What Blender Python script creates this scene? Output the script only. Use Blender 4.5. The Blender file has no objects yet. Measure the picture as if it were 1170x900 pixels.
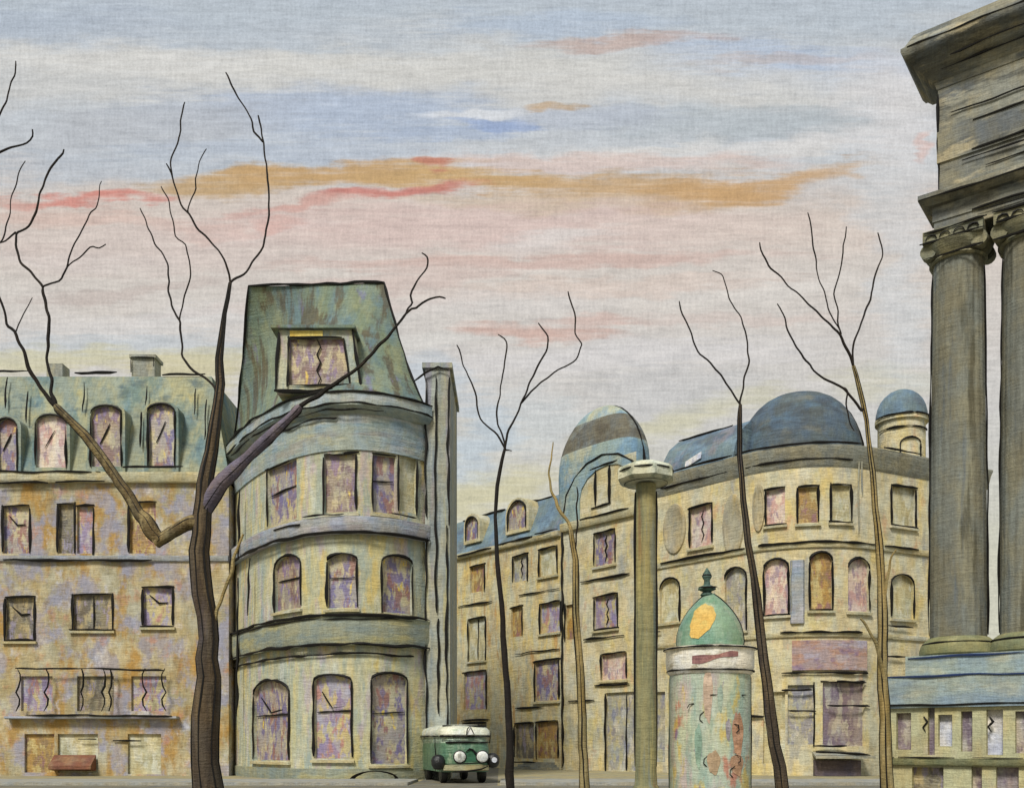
import bpy, math, random
from mathutils import Vector, noise as mnoise
R = math.radians
random.seed(7)
scn = bpy.context.scene
col = scn.collection

# ------------------------------------------------------------------ camera
F, CX, HY, CH = 1100.0, 585.0, 851.0, 1.65          # focal px (of 1170), axis column, horizon row, eye height
cam = bpy.data.objects.new('camera', bpy.data.cameras.new('camera'))
col.objects.link(cam)
cam.location = (0, 0, CH); cam.rotation_euler = (R(90), 0, 0)
cam.data.sensor_width = 36; cam.data.lens = 36 * F / 1170
cam.data.shift_y = (HY - 450) / 1170; cam.data.shift_x = 0
cam.data.clip_start = .1; cam.data.clip_end = 5000
scn.camera = cam

# ------------------------------------------------------------------ colour
def lin(c):
    return tuple((x / 255 / 12.92) if x / 255 <= .04045 else ((x / 255 + .055) / 1.055) ** 2.4 for x in c) + (1.0,)

# ------------------------------------------------------------------ node helper
class NT:
    def __init__(s, tree): s.t = tree; s.n = tree.nodes; s.l = tree.links
    def new(s, kind, **kw):
        n = s.n.new(kind)
        for k, v in kw.items(): setattr(n, k, v)
        return n
    def put(s, sock, v):
        if isinstance(v, bpy.types.NodeSocket): s.l.new(v, sock)
        else: sock.default_value = v
    def math(s, op, a, b=0.0, c=0.0, clamp=False):
        n = s.new('ShaderNodeMath', operation=op, use_clamp=clamp)
        s.put(n.inputs[0], a); s.put(n.inputs[1], b)
        if op in ('MULTIPLY_ADD', 'SMOOTH_MIN'): s.put(n.inputs[2], c)
        return n.outputs[0]
    def mix(s, f, a, b, blend='MIX'):
        n = s.new('ShaderNodeMix', data_type='RGBA', blend_type=blend)
        s.put(n.inputs[0], f); s.put(n.inputs[6], a); s.put(n.inputs[7], b)
        return n.outputs[2]
    def mapr(s, v, a, b, c=0.0, d=1.0):
        n = s.new('ShaderNodeMapRange', interpolation_type='SMOOTHSTEP')
        s.put(n.inputs[0], v); n.inputs[1].default_value = a; n.inputs[2].default_value = b
        n.inputs[3].default_value = c; n.inputs[4].default_value = d
        return n.outputs[0]
    def noise(s, vec, scale=1.0, detail=3.0, rough=.55):
        n = s.new('ShaderNodeTexNoise')
        s.put(n.inputs['Vector'], vec); n.inputs['Scale'].default_value = scale
        n.inputs['Detail'].default_value = detail; n.inputs['Roughness'].default_value = rough
        return n.outputs[0]
    def vmap(s, vec, scale=(1, 1, 1), loc=(0, 0, 0), rot=(0, 0, 0)):
        n = s.new('ShaderNodeMapping'); s.put(n.inputs[0], vec)
        n.inputs[1].default_value = loc; n.inputs[2].default_value = rot; n.inputs[3].default_value = scale
        return n.outputs[0]
    def comb(s, x, y, z):
        n = s.new('ShaderNodeCombineXYZ'); s.put(n.inputs[0], x); s.put(n.inputs[1], y); s.put(n.inputs[2], z)
        return n.outputs[0]

# ------------------------------------------------------------------ world: sky with streaked evening cloud
SUN_EL, SUN_AZ = 46.0, -22.0       # azimuth of the sun seen from the place: behind the viewer, to the left (0 = behind)
world = bpy.data.worlds.new("World"); scn.world = world; world.use_nodes = True
w = NT(world.node_tree); w.n.clear()
tc = w.new('ShaderNodeTexCoord')
sep = w.new('ShaderNodeSeparateXYZ'); w.l.new(tc.outputs['Generated'], sep.inputs[0])
ya = w.math('MAXIMUM', w.math('ABSOLUTE', sep.outputs[1]), .06)      # level cloud bars running east-west
az = w.math('DIVIDE', sep.outputs[0], ya)
el = w.math('DIVIDE', sep.outputs[2], ya)
base_vec = w.comb(az, el, 0.0)
def az_el(px, py):
    return (px - CX) / F, (HY - py) / F
wn1 = w.noise(w.vmap(base_vec, (7, 26, 1)), 1, 4, .6)
wn2 = w.noise(w.vmap(base_vec, (9, 30, 1), (5.3, 1.7, 2)), 1, 4, .6)
uaz = w.math('MULTIPLY_ADD', w.math('SUBTRACT', wn1, .5), .16, az)
uel = w.math('MULTIPLY_ADD', w.math('SUBTRACT', wn2, .5), .05, el)
uel_ramp = w.math('MULTIPLY_ADD', w.math('SUBTRACT', wn1, .5), .09, uel)
streak = w.noise(w.vmap(base_vec, (10, 210, 1), (1.1, 4, 0)), 1, 5, .65)
streak2 = w.noise(w.vmap(base_vec, (26, 90, 1), (8, 3, 1), (0, 0, .05)), 1, 5, .7)
ramp = w.new('ShaderNodeValToRGB'); cr = ramp.color_ramp
stops = [(640, (208, 205, 182)), (560, (207, 205, 192)), (470, (209, 206, 200)), (400, (212, 206, 199)), (330, (216, 207, 197)), (270, (216, 203, 192)),
         (225, (212, 198, 186)), (185, (200, 204, 207)), (140, (196, 202, 208)), (105, (206, 206, 203)), (65, (202, 204, 204)), (20, (186, 196, 205)), (-60, (182, 194, 206))]
EMAX = 1.0
pos = [az_el(CX, p)[1] / EMAX for p, c in stops]
cr.elements[0].position = pos[0]; cr.elements[0].color = lin(stops[0][1])
cr.elements[1].position = pos[-1]; cr.elements[1].color = lin(stops[-1][1])
for p, (q, c) in list(zip(pos, stops))[1:-1]:
    e = cr.elements.new(p); e.color = lin(c)
w.l.new(w.math('DIVIDE', uel_ramp, EMAX), ramp.inputs[0])
sky_c = ramp.outputs[0]
strokes = [(420, 395, 120, 9, -.05, (226, 223, 216), .6), (860, 330, 120, 10, -.04, (226, 220, 212), .6), (300, 262, 60, 7, -.1, (228, 226, 222), .6), (90, 300, 90, 9, 0, (224, 220, 214), .6), (760, 165, 60, 6, -.2, (228, 226, 222), .7), (940, 160, 60, 14, -.2, (226, 222, 218), .7), (660, 330, 200, 8, -.04, (224, 200, 184), .6), (850, 365, 120, 8, 0, (218, 196, 184), .5), (350, 352, 160, 7, -.05, (216, 190, 176), .5),  # px, py, half width, half height, slope, colour, strength
    (60, 30, 150, 22, 0, (176, 188, 203), .8), (300, 40, 160, 16, 0, (186, 196, 206), .7), (620, 28, 140, 12, 0, (178, 195, 216), .7), (900, 75, 170, 26, .05, (172, 192, 220), .75),
    (380, 128, 190, 26, 0, (172, 188, 212), .8), (150, 150, 150, 22, -.1, (186, 190, 196), .8), (850, 138, 170, 16, 0, (180, 189, 194), .8), (640, 135, 120, 12, 0, (184, 192, 206), .7),
    (330, 172, 150, 14, 0, (176, 190, 210), .6), (120, 190, 150, 16, 0, (182, 192, 204), .6), (555, 141, 44, 7, 0, (146, 170, 212), .85), (500, 155, 60, 8, 0, (165, 182, 208), .7),
    (200, 72, 240, 17, .02, (222, 220, 214), .85), (560, 78, 260, 20, 0, (216, 214, 207), .8), (800, 100, 200, 18, 0, (216, 214, 208), .7), (540, 128, 70, 5, -.05, (228, 230, 232), .8),
    (800, 172, 170, 10, -.02, (224, 221, 217), .7), (680, 186, 190, 10, 0, (226, 198, 184), .75),
    (720, 47, 95, 8, -.03, (196, 164, 148), .75), (900, 68, 90, 6, -.03, (196, 178, 168), .5), (645, 121, 24, 5, 0, (194, 160, 112), .85),
    (270, 208, 90, 13, -.08, (197, 158, 92), .9), (400, 198, 130, 11, -.05, (200, 156, 86), .95), (550, 203, 110, 11, .03, (206, 164, 92), .95), (700, 213, 140, 13, .03, (203, 160, 94), .85),
    (830, 218, 90, 13, -.08, (203, 156, 88), .95), (930, 200, 70, 9, -.15, (206, 164, 108), .8), (640, 232, 160, 9, .02, (206, 178, 138), .6),
    (105, 229, 62, 6, 0, (214, 122, 102), .9), (18, 232, 30, 9, 0, (214, 150, 132), .7), (445, 219, 85, 7, -.09, (206, 108, 88), .9), (335, 238, 70, 6, -.1, (210, 128, 104), .7),
    (515, 188, 26, 6, 0, (202, 116, 84), .9), (322, 257, 26, 6, 0, (218, 140, 114), .8), (250, 262, 60, 7, 0, (218, 176, 158), .6), (90, 252, 110, 10, 0, (220, 186, 170), .7),
    (560, 258, 330, 24, 0, (222, 192, 182), .75), (200, 290, 260, 22, 0, (216, 198, 188), .7), (620, 300, 240, 9, -.03, (212, 168, 152), .6), (900, 262, 160, 20, 0, (222, 206, 192), .6),
    (480, 320, 150, 10, -.1, (216, 188, 176), .6), (140, 332, 110, 7, -.08, (196, 178, 168), .6), (610, 378, 80, 9, .05, (212, 164, 144), .7), (680, 366, 60, 6, 0, (216, 176, 160), .6),
    (640, 272, 70, 10, -.08, (228, 222, 216), .7), (180, 370, 120, 16, -.06, (222, 219, 216), .6), (700, 408, 190, 16, -.05, (222, 218, 216), .75), (560, 345, 140, 12, 0, (222, 216, 211), .5),
    (540, 505, 40, 50, -.3, (190, 206, 218), .7), (480, 440, 40, 30, 0, (196, 208, 218), .7), (160, 400, 180, 16, 0, (192, 204, 212), .6), (620, 480, 40, 36, 0, (206, 214, 216), .5),
    (60, 412, 130, 12, 0, (212, 204, 158), .8), (220, 420, 60, 20, 0, (212, 202, 150), .8), (560, 566, 80, 18, -.25, (214, 206, 160), .85), (780, 480, 90, 16, -.3, (212, 206, 164), .7),
    (1010, 440, 60, 18, 0, (208, 204, 170), .5), (1030, 300, 30, 140, 0, (212, 216, 218), .6), (1020, 130, 50, 60, .3, (226, 222, 220), .7), (1055, 167, 9, 14, 0, (222, 176, 160), .55), (760, 445, 70, 26, 0, (196, 196, 196), .5)]
for px, py, rx, ry, sl, c, k in strokes:
    a0, e0 = az_el(px, py); a1, _ = az_el(px + rx, py); _, e1 = az_el(px, py - ry)
    ra, re = max(a1 - a0, .004), max(e1 - e0, .003)
    dx = w.math('SUBTRACT', uaz, a0)
    dy = w.math('SUBTRACT', uel, w.math('MULTIPLY_ADD', dx, -sl, e0))
    d = w.math('ADD', w.math('POWER', w.math('ABSOLUTE', w.math('DIVIDE', dx, ra)), 2.0), w.math('POWER', w.math('ABSOLUTE', w.math('DIVIDE', dy, re)), 2.0))
    m = w.mapr(w.math('MULTIPLY_ADD', w.math('SUBTRACT', streak2, .5), 1.6, w.math('MULTIPLY_ADD', w.math('SUBTRACT', streak, .5), 3.4, d)), -.1, 2.3, k, 0.0)
    sky_c = w.mix(m, sky_c, lin(c))
# brushy value streaks and fine cloud grain
v = w.math('MULTIPLY_ADD', w.math('SUBTRACT', streak, .5), .26, 1.0)
v = w.math('MULTIPLY_ADD', w.math('SUBTRACT', streak2, .5), .40, v)
streak3 = w.noise(w.vmap(base_vec, (16, 70, 1), (2, 9, 4), (0, 0, -.12)), 1, 5, .7)
v = w.math('MULTIPLY_ADD', w.math('SUBTRACT', streak3, .5), .26, v)
th1 = w.noise(w.vmap(base_vec, (40, 300, 1)), 1, 2, .6); th2 = w.noise(w.vmap(base_vec, (300, 50, 1), (3, 5, 2)), 1, 2, .6)
v = w.math('MULTIPLY_ADD', w.math('SUBTRACT', th1, .5), .36, v); v = w.math('MULTIPLY_ADD', w.math('SUBTRACT', th2, .5), .30, v)
v = w.math('MULTIPLY_ADD', w.math('SUBTRACT', w.noise(base_vec, 420, 2, .7), .5), .42, v)
sky_c = w.mix(.16, sky_c, lin((200, 199, 196)))
sky_c = w.mix(1.0, sky_c, w.comb(v, v, v), 'MULTIPLY')
nish = w.new('ShaderNodeTexSky', sky_type='NISHITA'); nish.sun_disc = False
nish.sun_elevation = R(SUN_EL); nish.sun_rotation = R(180 - SUN_AZ)
bg1 = w.new('ShaderNodeBackground'); w.l.new(nish.outputs[0], bg1.inputs[0]); bg1.inputs[1].default_value = .1
bg2 = w.new('ShaderNodeBackground'); w.l.new(sky_c, bg2.inputs[0]); bg2.inputs[1].default_value = 1.0
ms = w.new('ShaderNodeMixShader'); ms.inputs[0].default_value = .94
w.l.new(bg1.outputs[0], ms.inputs[1]); w.l.new(bg2.outputs[0], ms.inputs[2])
wo = w.new('ShaderNodeOutputWorld'); w.l.new(ms.outputs[0], wo.inputs[0])

# ------------------------------------------------------------------ sun and exposure
sl_ = bpy.data.lights.new('sun', 'SUN'); sl_.energy = 3.6; sl_.angle = R(14); sl_.color = (1, .95, .86)
sun = bpy.data.objects.new('sun', sl_); col.objects.link(sun); sun.location = (-30, -30, 60)
sa = R(SUN_AZ)
sdir = Vector((math.sin(sa) * math.cos(R(SUN_EL)), -math.cos(sa) * math.cos(R(SUN_EL)), math.sin(R(SUN_EL))))  # towards the sun
sun.rotation_euler = sdir.to_track_quat('Z', 'Y').to_euler()
vs = scn.view_settings
vs.view_transform = 'Standard'; vs.look = 'None'; vs.exposure = 0.0; vs.gamma = 1.0; vs.use_curve_mapping = False
scn.cycles.max_bounces = 5; scn.cycles.diffuse_bounces = 3

# ------------------------------------------------------------------ materials
def paint(name, base, dabs=(), weave=.18, rough=.85, grain=.10, bump=.35, brush=1.0, spec=.2, weave_amt=.2, freq=1.0, det=5):
    """A thickly painted / weathered surface. dabs: (colour, scale xyz per metre, cut, softness, strength[, tilt])"""
    m = bpy.data.materials.new(name); m.use_nodes = True
    t = NT(m.node_tree); t.n.clear()
    o = t.new('ShaderNodeOutputMaterial'); b = t.new('ShaderNodeBsdfPrincipled'); t.l.new(b.outputs[0], o.inputs[0])
    tcn = t.new('ShaderNodeTexCoord'); vec = tcn.outputs['Object']
    info = t.new('ShaderNodeObjectInfo')
    off = t.comb(t.math('MULTIPLY', info.outputs['Random'], 37.0), t.math('MULTIPLY', info.outputs['Random'], 91.0), 0.0)
    va = t.new('ShaderNodeVectorMath', operation='ADD'); t.l.new(vec, va.inputs[0]); t.l.new(off, va.inputs[1])
    rv = va.outputs[0]
    c = lin(base)
    for i, dab in enumerate(dabs):
        dc, sc, cut, soft, k = dab[:5]; tilt = dab[5] if len(dab) > 5 else 0
        if not isinstance(sc, tuple): sc = (sc, sc, sc)
        nv = t.noise(t.vmap(rv, tuple(q * freq for q in sc), (i * 7.3 + 2, i * 3.1, i * 5.7), (0, R(tilt), 0)), 1, det, .62)
        c = t.mix(t.mapr(nv, cut - soft, cut + soft, 0.0, k), c, lin(dc))
    g1 = t.noise(t.vmap(rv, (2.2 * brush, 2.2 * brush, 9 * brush)), 1, 5, .7)
    g2 = t.noise(t.vmap(rv, (3.4 * brush, 3.4 * brush, 1.1 * brush), (3, 8, 1), (0, R(12), 0)), 1, 4, .65)
    hn = t.noise(t.vmap(rv, (1.1 * brush, 1.1 * brush, .6 * brush), (13, 2, 7)), 1, 4, .6)
    c = t.mix(1.0, c, t.mix(t.mapr(hn, .36, .64), (.90, .97, 1.10, 1), (1.05, 1.0, .90, 1)), 'MULTIPLY')
    val = t.math('MULTIPLY_ADD', t.math('SUBTRACT', g1, .5), grain * 4, 1.0)
    val = t.math('MULTIPLY_ADD', t.math('SUBTRACT', g2, .5), grain * 4.5, val)
    sp = t.new('ShaderNodeSeparateXYZ'); t.l.new(vec, sp.inputs[0])
    s1 = t.math('MULTIPLY_ADD', sp.outputs[0], .9, t.math('MULTIPLY', sp.outputs[1], -.44))
    tv = t.comb(s1, sp.outputs[2], t.math('MULTIPLY_ADD', sp.outputs[0], .3, t.math('MULTIPLY', sp.outputs[1], .6)))
    n1 = t.noise(t.vmap(tv, (.28 / weave, 2.0 / weave, .3 / weave)), 1, 2, .6); n2 = t.noise(t.vmap(tv, (2.0 / weave, .35 / weave, .3 / weave), (4, 1, 2)), 1, 2, .6)
    wv = t.math('MULTIPLY_ADD', t.math('SUBTRACT', n1, .5), 3.2, t.math('MULTIPLY', t.math('SUBTRACT', n2, .5), 2.4))
    val = t.math('MULTIPLY_ADD', wv, weave_amt, val)
    fine = t.noise(vec, 2.2 / weave, 2, .7)
    val = t.math('MULTIPLY_ADD', t.math('SUBTRACT', fine, .5), grain * 5.0, val)
    c = t.mix(1.0, c, t.comb(val, val, val), 'MULTIPLY')
    t.l.new(c if isinstance(c, bpy.types.NodeSocket) else c, b.inputs['Base Color'])
    b.inputs['Roughness'].default_value = rough
    b.inputs['Specular IOR Level'].default_value = spec
    bp = t.new('ShaderNodeBump'); bp.inputs['Strength'].default_value = bump; bp.inputs['Distance'].default_value = weave * .4
    h = t.math('MULTIPLY_ADD', wv, .4, t.math('MULTIPLY_ADD', g1, 1.6, fine))
    t.l.new(h, bp.inputs['Height']); t.l.new(bp.outputs[0], b.inputs['Normal'])
    return m

ink = paint('black_ironwork_and_shadow_line', (22, 20, 18), weave=.1, rough=.6, grain=.1, bump=.1)  # iron parts, and the black bars that stand in for cornice shadows
V = (.9, .9, .22)     # strokes running up the wall
DG = (.5, .5, .42)
M = {}
M['wall_ochre'] = paint('ochre_plaster', (162, 150, 116), [((186, 178, 152), DG, .52, .12, .8), ((164, 128, 66), (.55, .55, .26), .55, .07, .85, 18), ((150, 146, 156), (.42, .42, .34), .52, .06, .9, -25),
    ((188, 184, 184), (.6, .6, .5), .62, .06, .8, -30), ((176, 128, 104), (.7, .7, .6), .64, .06, .6), ((140, 120, 84), (.8, .8, .5), .62, .07, .6, 20)], weave=.19, freq=1.5)
M['wall_green'] = paint('greenish_plaster', (184, 180, 150), [((150, 158, 144), V, .5, .1, .8), ((186, 178, 132), V, .54, .09, .8), ((140, 154, 150), (1.1, 1.1, .16), .58, .07, .75), ((172, 156, 160), (1, 1, .3), .58, .06, .7), ((196, 176, 108), (.9, .9, .3), .6, .06, .7),
    ((190, 188, 172), V, .6, .06, .6)], weave=.18, freq=1.4)
M['wall_yellow'] = paint('yellow_plaster', (196, 187, 152), [((200, 178, 112), (1, 1, .2), .53, .09, .8, 8), ((166, 150, 118), DG, .54, .1, .7), ((190, 184, 158), (.6, .6, .5), .57, .08, .7), ((150, 156, 146), (.9, .9, .25), .6, .06, .6), ((172, 130, 72), (1.2, 1.2, .25), .62, .06, .7, 14)], weave=.22, freq=1.5)
M['wall_cream'] = paint('cream_plaster', (198, 189, 156), [((170, 160, 130), DG, .53, .1, .7), ((200, 182, 120), (.6, .6, .3), .56, .08, .7), ((200, 192, 166), (.5, .5, .45), .57, .08, .7), ((192, 152, 118), (.7, .7, .5), .63, .06, .6), ((156, 154, 146), (.8, .8, .2), .62, .06, .7)], weave=.2, freq=1.5)
M['band_blue'] = paint('grey_blue_stone', (146, 156, 152), [((122, 142, 150), (.25, .25, 1.5), .53, .09, .8), ((168, 170, 168), (.3, .3, 1.8), .56, .07, .7), ((136, 132, 130), (.25, .25, 1.6), .58, .07, .6), ((168, 164, 130), (.3, .3, 1.2), .6, .07, .6)], weave=.18)
M['band_lilac'] = paint('lilac_grey_stone', (156, 158, 160), [((140, 150, 158), (.25, .25, 1.6), .52, .09, .8), ((176, 174, 182), (.35, .35, 2), .56, .07, .7), ((148, 138, 146), (.3, .3, 1.6), .6, .06, .6)], weave=.18)
M['band_green'] = paint('grey_green_stone', (144, 146, 126), [((124, 134, 128), (.25, .25, 1.5), .53, .09, .8), ((168, 162, 118), (.3, .3, 1.5), .57, .07, .7)], weave=.18)
M['stone_pale'] = paint('pale_stone', (188, 180, 146), [((172, 160, 124), (.5, .5, .8), .54, .09, .7), ((204, 198, 176), (.5, .5, .8), .57, .08, .7)], weave=.2)
M['stone_grey'] = paint('weathered_grey_stone', (150, 148, 132), [((132, 132, 124), (1, 1, .2), .52, .09, .7), ((166, 162, 140), (.8, .8, .3), .57, .07, .6)], weave=.2)
M['slate_green'] = paint('green_slate', (114, 126, 106), [((100, 118, 120), (.8, .8, .25), .5, .1, .8), ((132, 138, 112), (.9, .9, .2), .55, .08, .7), ((88, 78, 62), (1.4, 1.4, .14), .56, .05, .75), ((120, 116, 150), (1, 1, .2), .63, .05, .6)], weave=.18)
M['slate_left'] = paint('mossy_slate', (140, 146, 130), [((106, 128, 128), (.6, .6, .4), .51, .08, .85), ((160, 160, 132), (.8, .8, .22), .54, .08, .8), ((84, 100, 104), (.5, .5, .9), .6, .06, .7), ((176, 168, 120), (.9, .9, .3), .62, .06, .6)], weave=.19)
M['slate_blue'] = paint('blue_slate', (102, 120, 130), [((122, 142, 152), (.5, .5, .5), .52, .1, .8), ((88, 96, 104), (.4, .4, .6), .56, .08, .8), ((134, 128, 132), (.6, .6, .4), .62, .06, .6)], weave=.2)
M['zinc_dark'] = paint('dark_zinc', (86, 98, 106), [((74, 80, 84), (.3, .3, .9), .5, .1, .9), ((88, 108, 122), (.35, .35, .9), .59, .07, .7), ((112, 112, 104), (.4, .4, 1), .6, .06, .5)], weave=.2)
M['zinc_pale'] = paint('pale_blue_zinc', (140, 158, 158), [((112, 142, 162), (.5, .5, .4), .54, .08, .8), ((176, 174, 148), (.5, .5, .4), .56, .08, .7)], weave=.22)
M['zinc_brown'] = paint('grey_brown_zinc', (106, 104, 94), [((84, 80, 72), (.5, .5, .9), .52, .09, .8), ((134, 140, 136), (.5, .5, .8), .58, .07, .6)], weave=.22)
M['temple'] = paint('sooty_stone', (126, 125, 113), [((98, 101, 101), (.35, .35, 1.3), .52, .1, .85), ((146, 142, 124), (.3, .3, 1.0), .56, .07, .8), ((80, 80, 74), (.4, .4, 1.8), .57, .05, .8), ((168, 160, 136), (.5, .5, 1.8), .59, .05, .75)], weave=.11)
M['temple_col'] = paint('sooty_column_stone', (112, 110, 96), [((130, 130, 116), (2, 2, .15), .53, .09, .8), ((90, 98, 104), (1.8, 1.8, .12), .6, .06, .7), ((74, 72, 58), (2.2, 2.2, .2), .6, .06, .7)], weave=.11)
M['temple_step'] = paint('blue_grey_step_stone', (144, 156, 152), [((128, 142, 150), (.4, .4, 2.4), .54, .08, .7), ((166, 168, 152), (.5, .5, 2), .57, .07, .7), ((120, 128, 128), (.5, .5, 2), .61, .06, .6)], weave=.11)
M['temple_wall'] = paint('buff_stone', (178, 172, 132), [((160, 152, 118), (.8, .8, .5), .54, .08, .7), ((190, 176, 150), (.8, .8, .4), .58, .07, .7)], weave=.11)
M['olive_stone'] = paint('olive_stone', (128, 126, 92), [((112, 116, 84), 1.4, .52, .1, .7), ((156, 150, 110), 1.6, .6, .07, .6)], weave=.11)
GL = (1.7, 1.7, 1.0)
def pane(name, base, *cs):  # on windows the dabs paint coloured reflections into the pane colour
    return paint(name, base, [(c, (GL[0] * (1 + .2 * i), GL[1] * (1 + .2 * i), GL[2]), .51 + (.035 if i < 3 else .052) * i, .045, .9) for i, c in enumerate(cs)], weave=.17, rough=.45, spec=.4, det=3)
P = {
    'violet': pane('violet_reflection_glass', (158, 148, 140), (114, 104, 138), (184, 174, 140), (138, 102, 98), (214, 186, 78)),
    'brown': pane('brown_reflection_glass', (150, 136, 120), (122, 98, 96), (180, 168, 136), (132, 112, 138), (208, 180, 82)),
    'rose': pane('rose_reflection_glass', (198, 178, 166), (184, 146, 140), (210, 196, 176), (150, 130, 142)),
    'ochre': pane('ochre_reflection_glass', (164, 132, 74), (138, 112, 78), (188, 168, 112), (140, 100, 96)),
    'grey': pane('grey_reflection_glass', (158, 156, 144), (176, 168, 132), (136, 134, 142), (186, 182, 170)),
    'cream': pane('cream_reflection_glass', (186, 180, 146), (170, 160, 122), (196, 192, 168)),
    'lilac': pane('lilac_reflection_glass', (162, 156, 164), (140, 124, 152), (184, 170, 120), (166, 122, 118)),
    'dark': pane('dusky_glass', (128, 120, 98), (100, 92, 80), (168, 152, 112), (142, 132, 146)),
    'mauve': pane('mauve_recess', (142, 130, 128), (118, 102, 112), (172, 164, 150)),
    'white': pane('whitish_recess', (198, 198, 204), (176, 176, 186), (210, 208, 204)),
}
M['bark'] = paint('brown_bark', (88, 76, 60), [((64, 54, 44), (4, 4, .8), .5, .1, .8), ((108, 94, 72), (5, 5, .7), .58, .08, .7), ((84, 78, 84), (3, 3, .5), .6, .06, .5)], weave=.07, bump=.6, weave_amt=.04, brush=2)
M['bark_violet'] = paint('violet_grey_bark', (116, 106, 116), [((92, 84, 92), (3, 3, 3), .5, .1, .8), ((118, 104, 88), (4, 4, 2), .6, .07, .6)], weave=.07, bump=.6, weave_amt=.04, brush=2)
M['bark_olive'] = paint('olive_bark', (158, 140, 96), [((124, 108, 68), (5, 5, .8), .5, .1, .8), ((142, 124, 76), (6, 6, 1), .58, .08, .7)], weave=.08, bump=.6, weave_amt=.04, brush=2)
M['bark_black'] = paint('blackish_bark', (34, 30, 27), [((52, 44, 36), (5, 5, 2), .58, .07, .5)], weave=.08)
M['asphalt'] = paint('asphalt', (112, 108, 96), [((128, 122, 100), .5, .54, .1, .7), ((96, 94, 92), .8, .58, .08, .6)], weave=.12)
M['paving'] = paint('pavement_stone', (150, 142, 112), [((164, 152, 112), .6, .53, .1, .7), ((132, 126, 116), .8, .57, .08, .6)], weave=.14)
M['kerb'] = paint('kerb_stone', (150, 148, 138), weave=.14)

# ------------------------------------------------------------------ mesh builder
BASE = {}
class MB:
    def __init__(s): s.v = []; s.f = []; s.m = []; s.mi = 0; s.smooth = []
    def add(s, pts): i = len(s.v); s.v.extend(Vector(p) for p in pts); return list(range(i, i + len(pts)))
    def face(s, idx, sm=False): s.f.append(tuple(idx)); s.m.append(s.mi); s.smooth.append(sm)
    def poly(s, pts, sm=False): s.face(s.add(pts), sm)
    def loft(s, rings, closed=True, cap0=False, cap1=False, sm=False):
        ids = [s.add(r) for r in rings]; n = len(rings[0])
        for a, b in zip(ids, ids[1:]):
            for i in range(n if closed else n - 1):
                j = (i + 1) % n; s.face((a[i], a[j], b[j], b[i]), sm)
        if cap0: s.face(ids[0][::-1])
        if cap1: s.face(ids[-1])
    def box(s, a, b):
        x0, y0, z0 = a; x1, y1, z1 = b
        s.loft([[(x0, y0, z0), (x1, y0, z0), (x1, y1, z0), (x0, y1, z0)], [(x0, y0, z1), (x1, y0, z1), (x1, y1, z1), (x0, y1, z1)]], cap0=True, cap1=True)
    def tube(s, pts, rad, n=6, sm=True, cap=True):
        pts = [Vector(p) for p in pts]
        if not hasattr(rad, '__len__'): rad = [rad] * len(pts)
        rings = []; up = None
        for i, p in enumerate(pts):
            d = (pts[min(i + 1, len(pts) - 1)] - pts[max(i - 1, 0)])
            if d.length < 1e-6: d = Vector((0, 0, 1))
            d.normalize()
            if up is None: up = Vector((0, 1, 0)) if abs(d.y) < .9 else Vector((1, 0, 0))
            a = d.cross(up)
            if a.length < 1e-4: a = d.orthogonal()
            a.normalize(); b = d.cross(a).normalized(); up = b.cross(d) if False else up
            rings.append([p + (a * math.cos(2 * math.pi * k / n) + b * math.sin(2 * math.pi * k / n)) * rad[i] for k in range(n)])
        s.loft(rings, cap0=cap, cap1=cap, sm=sm)
    def lathe(s, c, prof, n=32, sm=True, ph=0.0):
        rings = [[(c[0] + r * math.cos(ph + 2 * math.pi * k / n), c[1] + r * math.sin(ph + 2 * math.pi * k / n), c[2] + z) for k in range(n)] for r, z in prof]
        s.loft(rings, cap0=True, cap1=True, sm=sm)
    def build(s, name, mats, parent=None, loc=None):
        if not isinstance(mats, (list, tuple)): mats = [mats]
        base = Vector((0, 0, 0))
        if parent is not None: base = BASE[parent.name]
        elif loc is not None: base = Vector(loc)
        me = bpy.data.meshes.new(name)
        me.from_pydata([v - base for v in s.v], [], s.f)
        for m in mats: me.materials.append(m)
        for p, i, sm in zip(me.polygons, s.m, s.smooth): p.material_index = i; p.use_smooth = sm
        me.update()
        import bmesh
        bm = bmesh.new(); bm.from_mesh(me); bmesh.ops.recalc_face_normals(bm, faces=bm.faces); bm.to_mesh(me); bm.free()
        me.set_sharp_from_angle(angle=R(42))
        o = bpy.data.objects.new(name, me); col.objects.link(o)
        if parent is not None: o.parent = parent
        else: o.location = base
        BASE[o.name] = base
        return o

def thing(name, label, cat, loc, group=None):
    o = bpy.data.objects.new(name, None); col.objects.link(o); o.location = loc
    o['label'] = label; o['category'] = cat
    if group: o['group'] = group
    BASE[o.name] = Vector(loc); return o

def at(px, py, Y): return Vector(((px - CX) / F * Y, Y, CH + (HY - py) / F * Y))
def zat(py, Y): return CH + (HY - py) / F * Y

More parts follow.
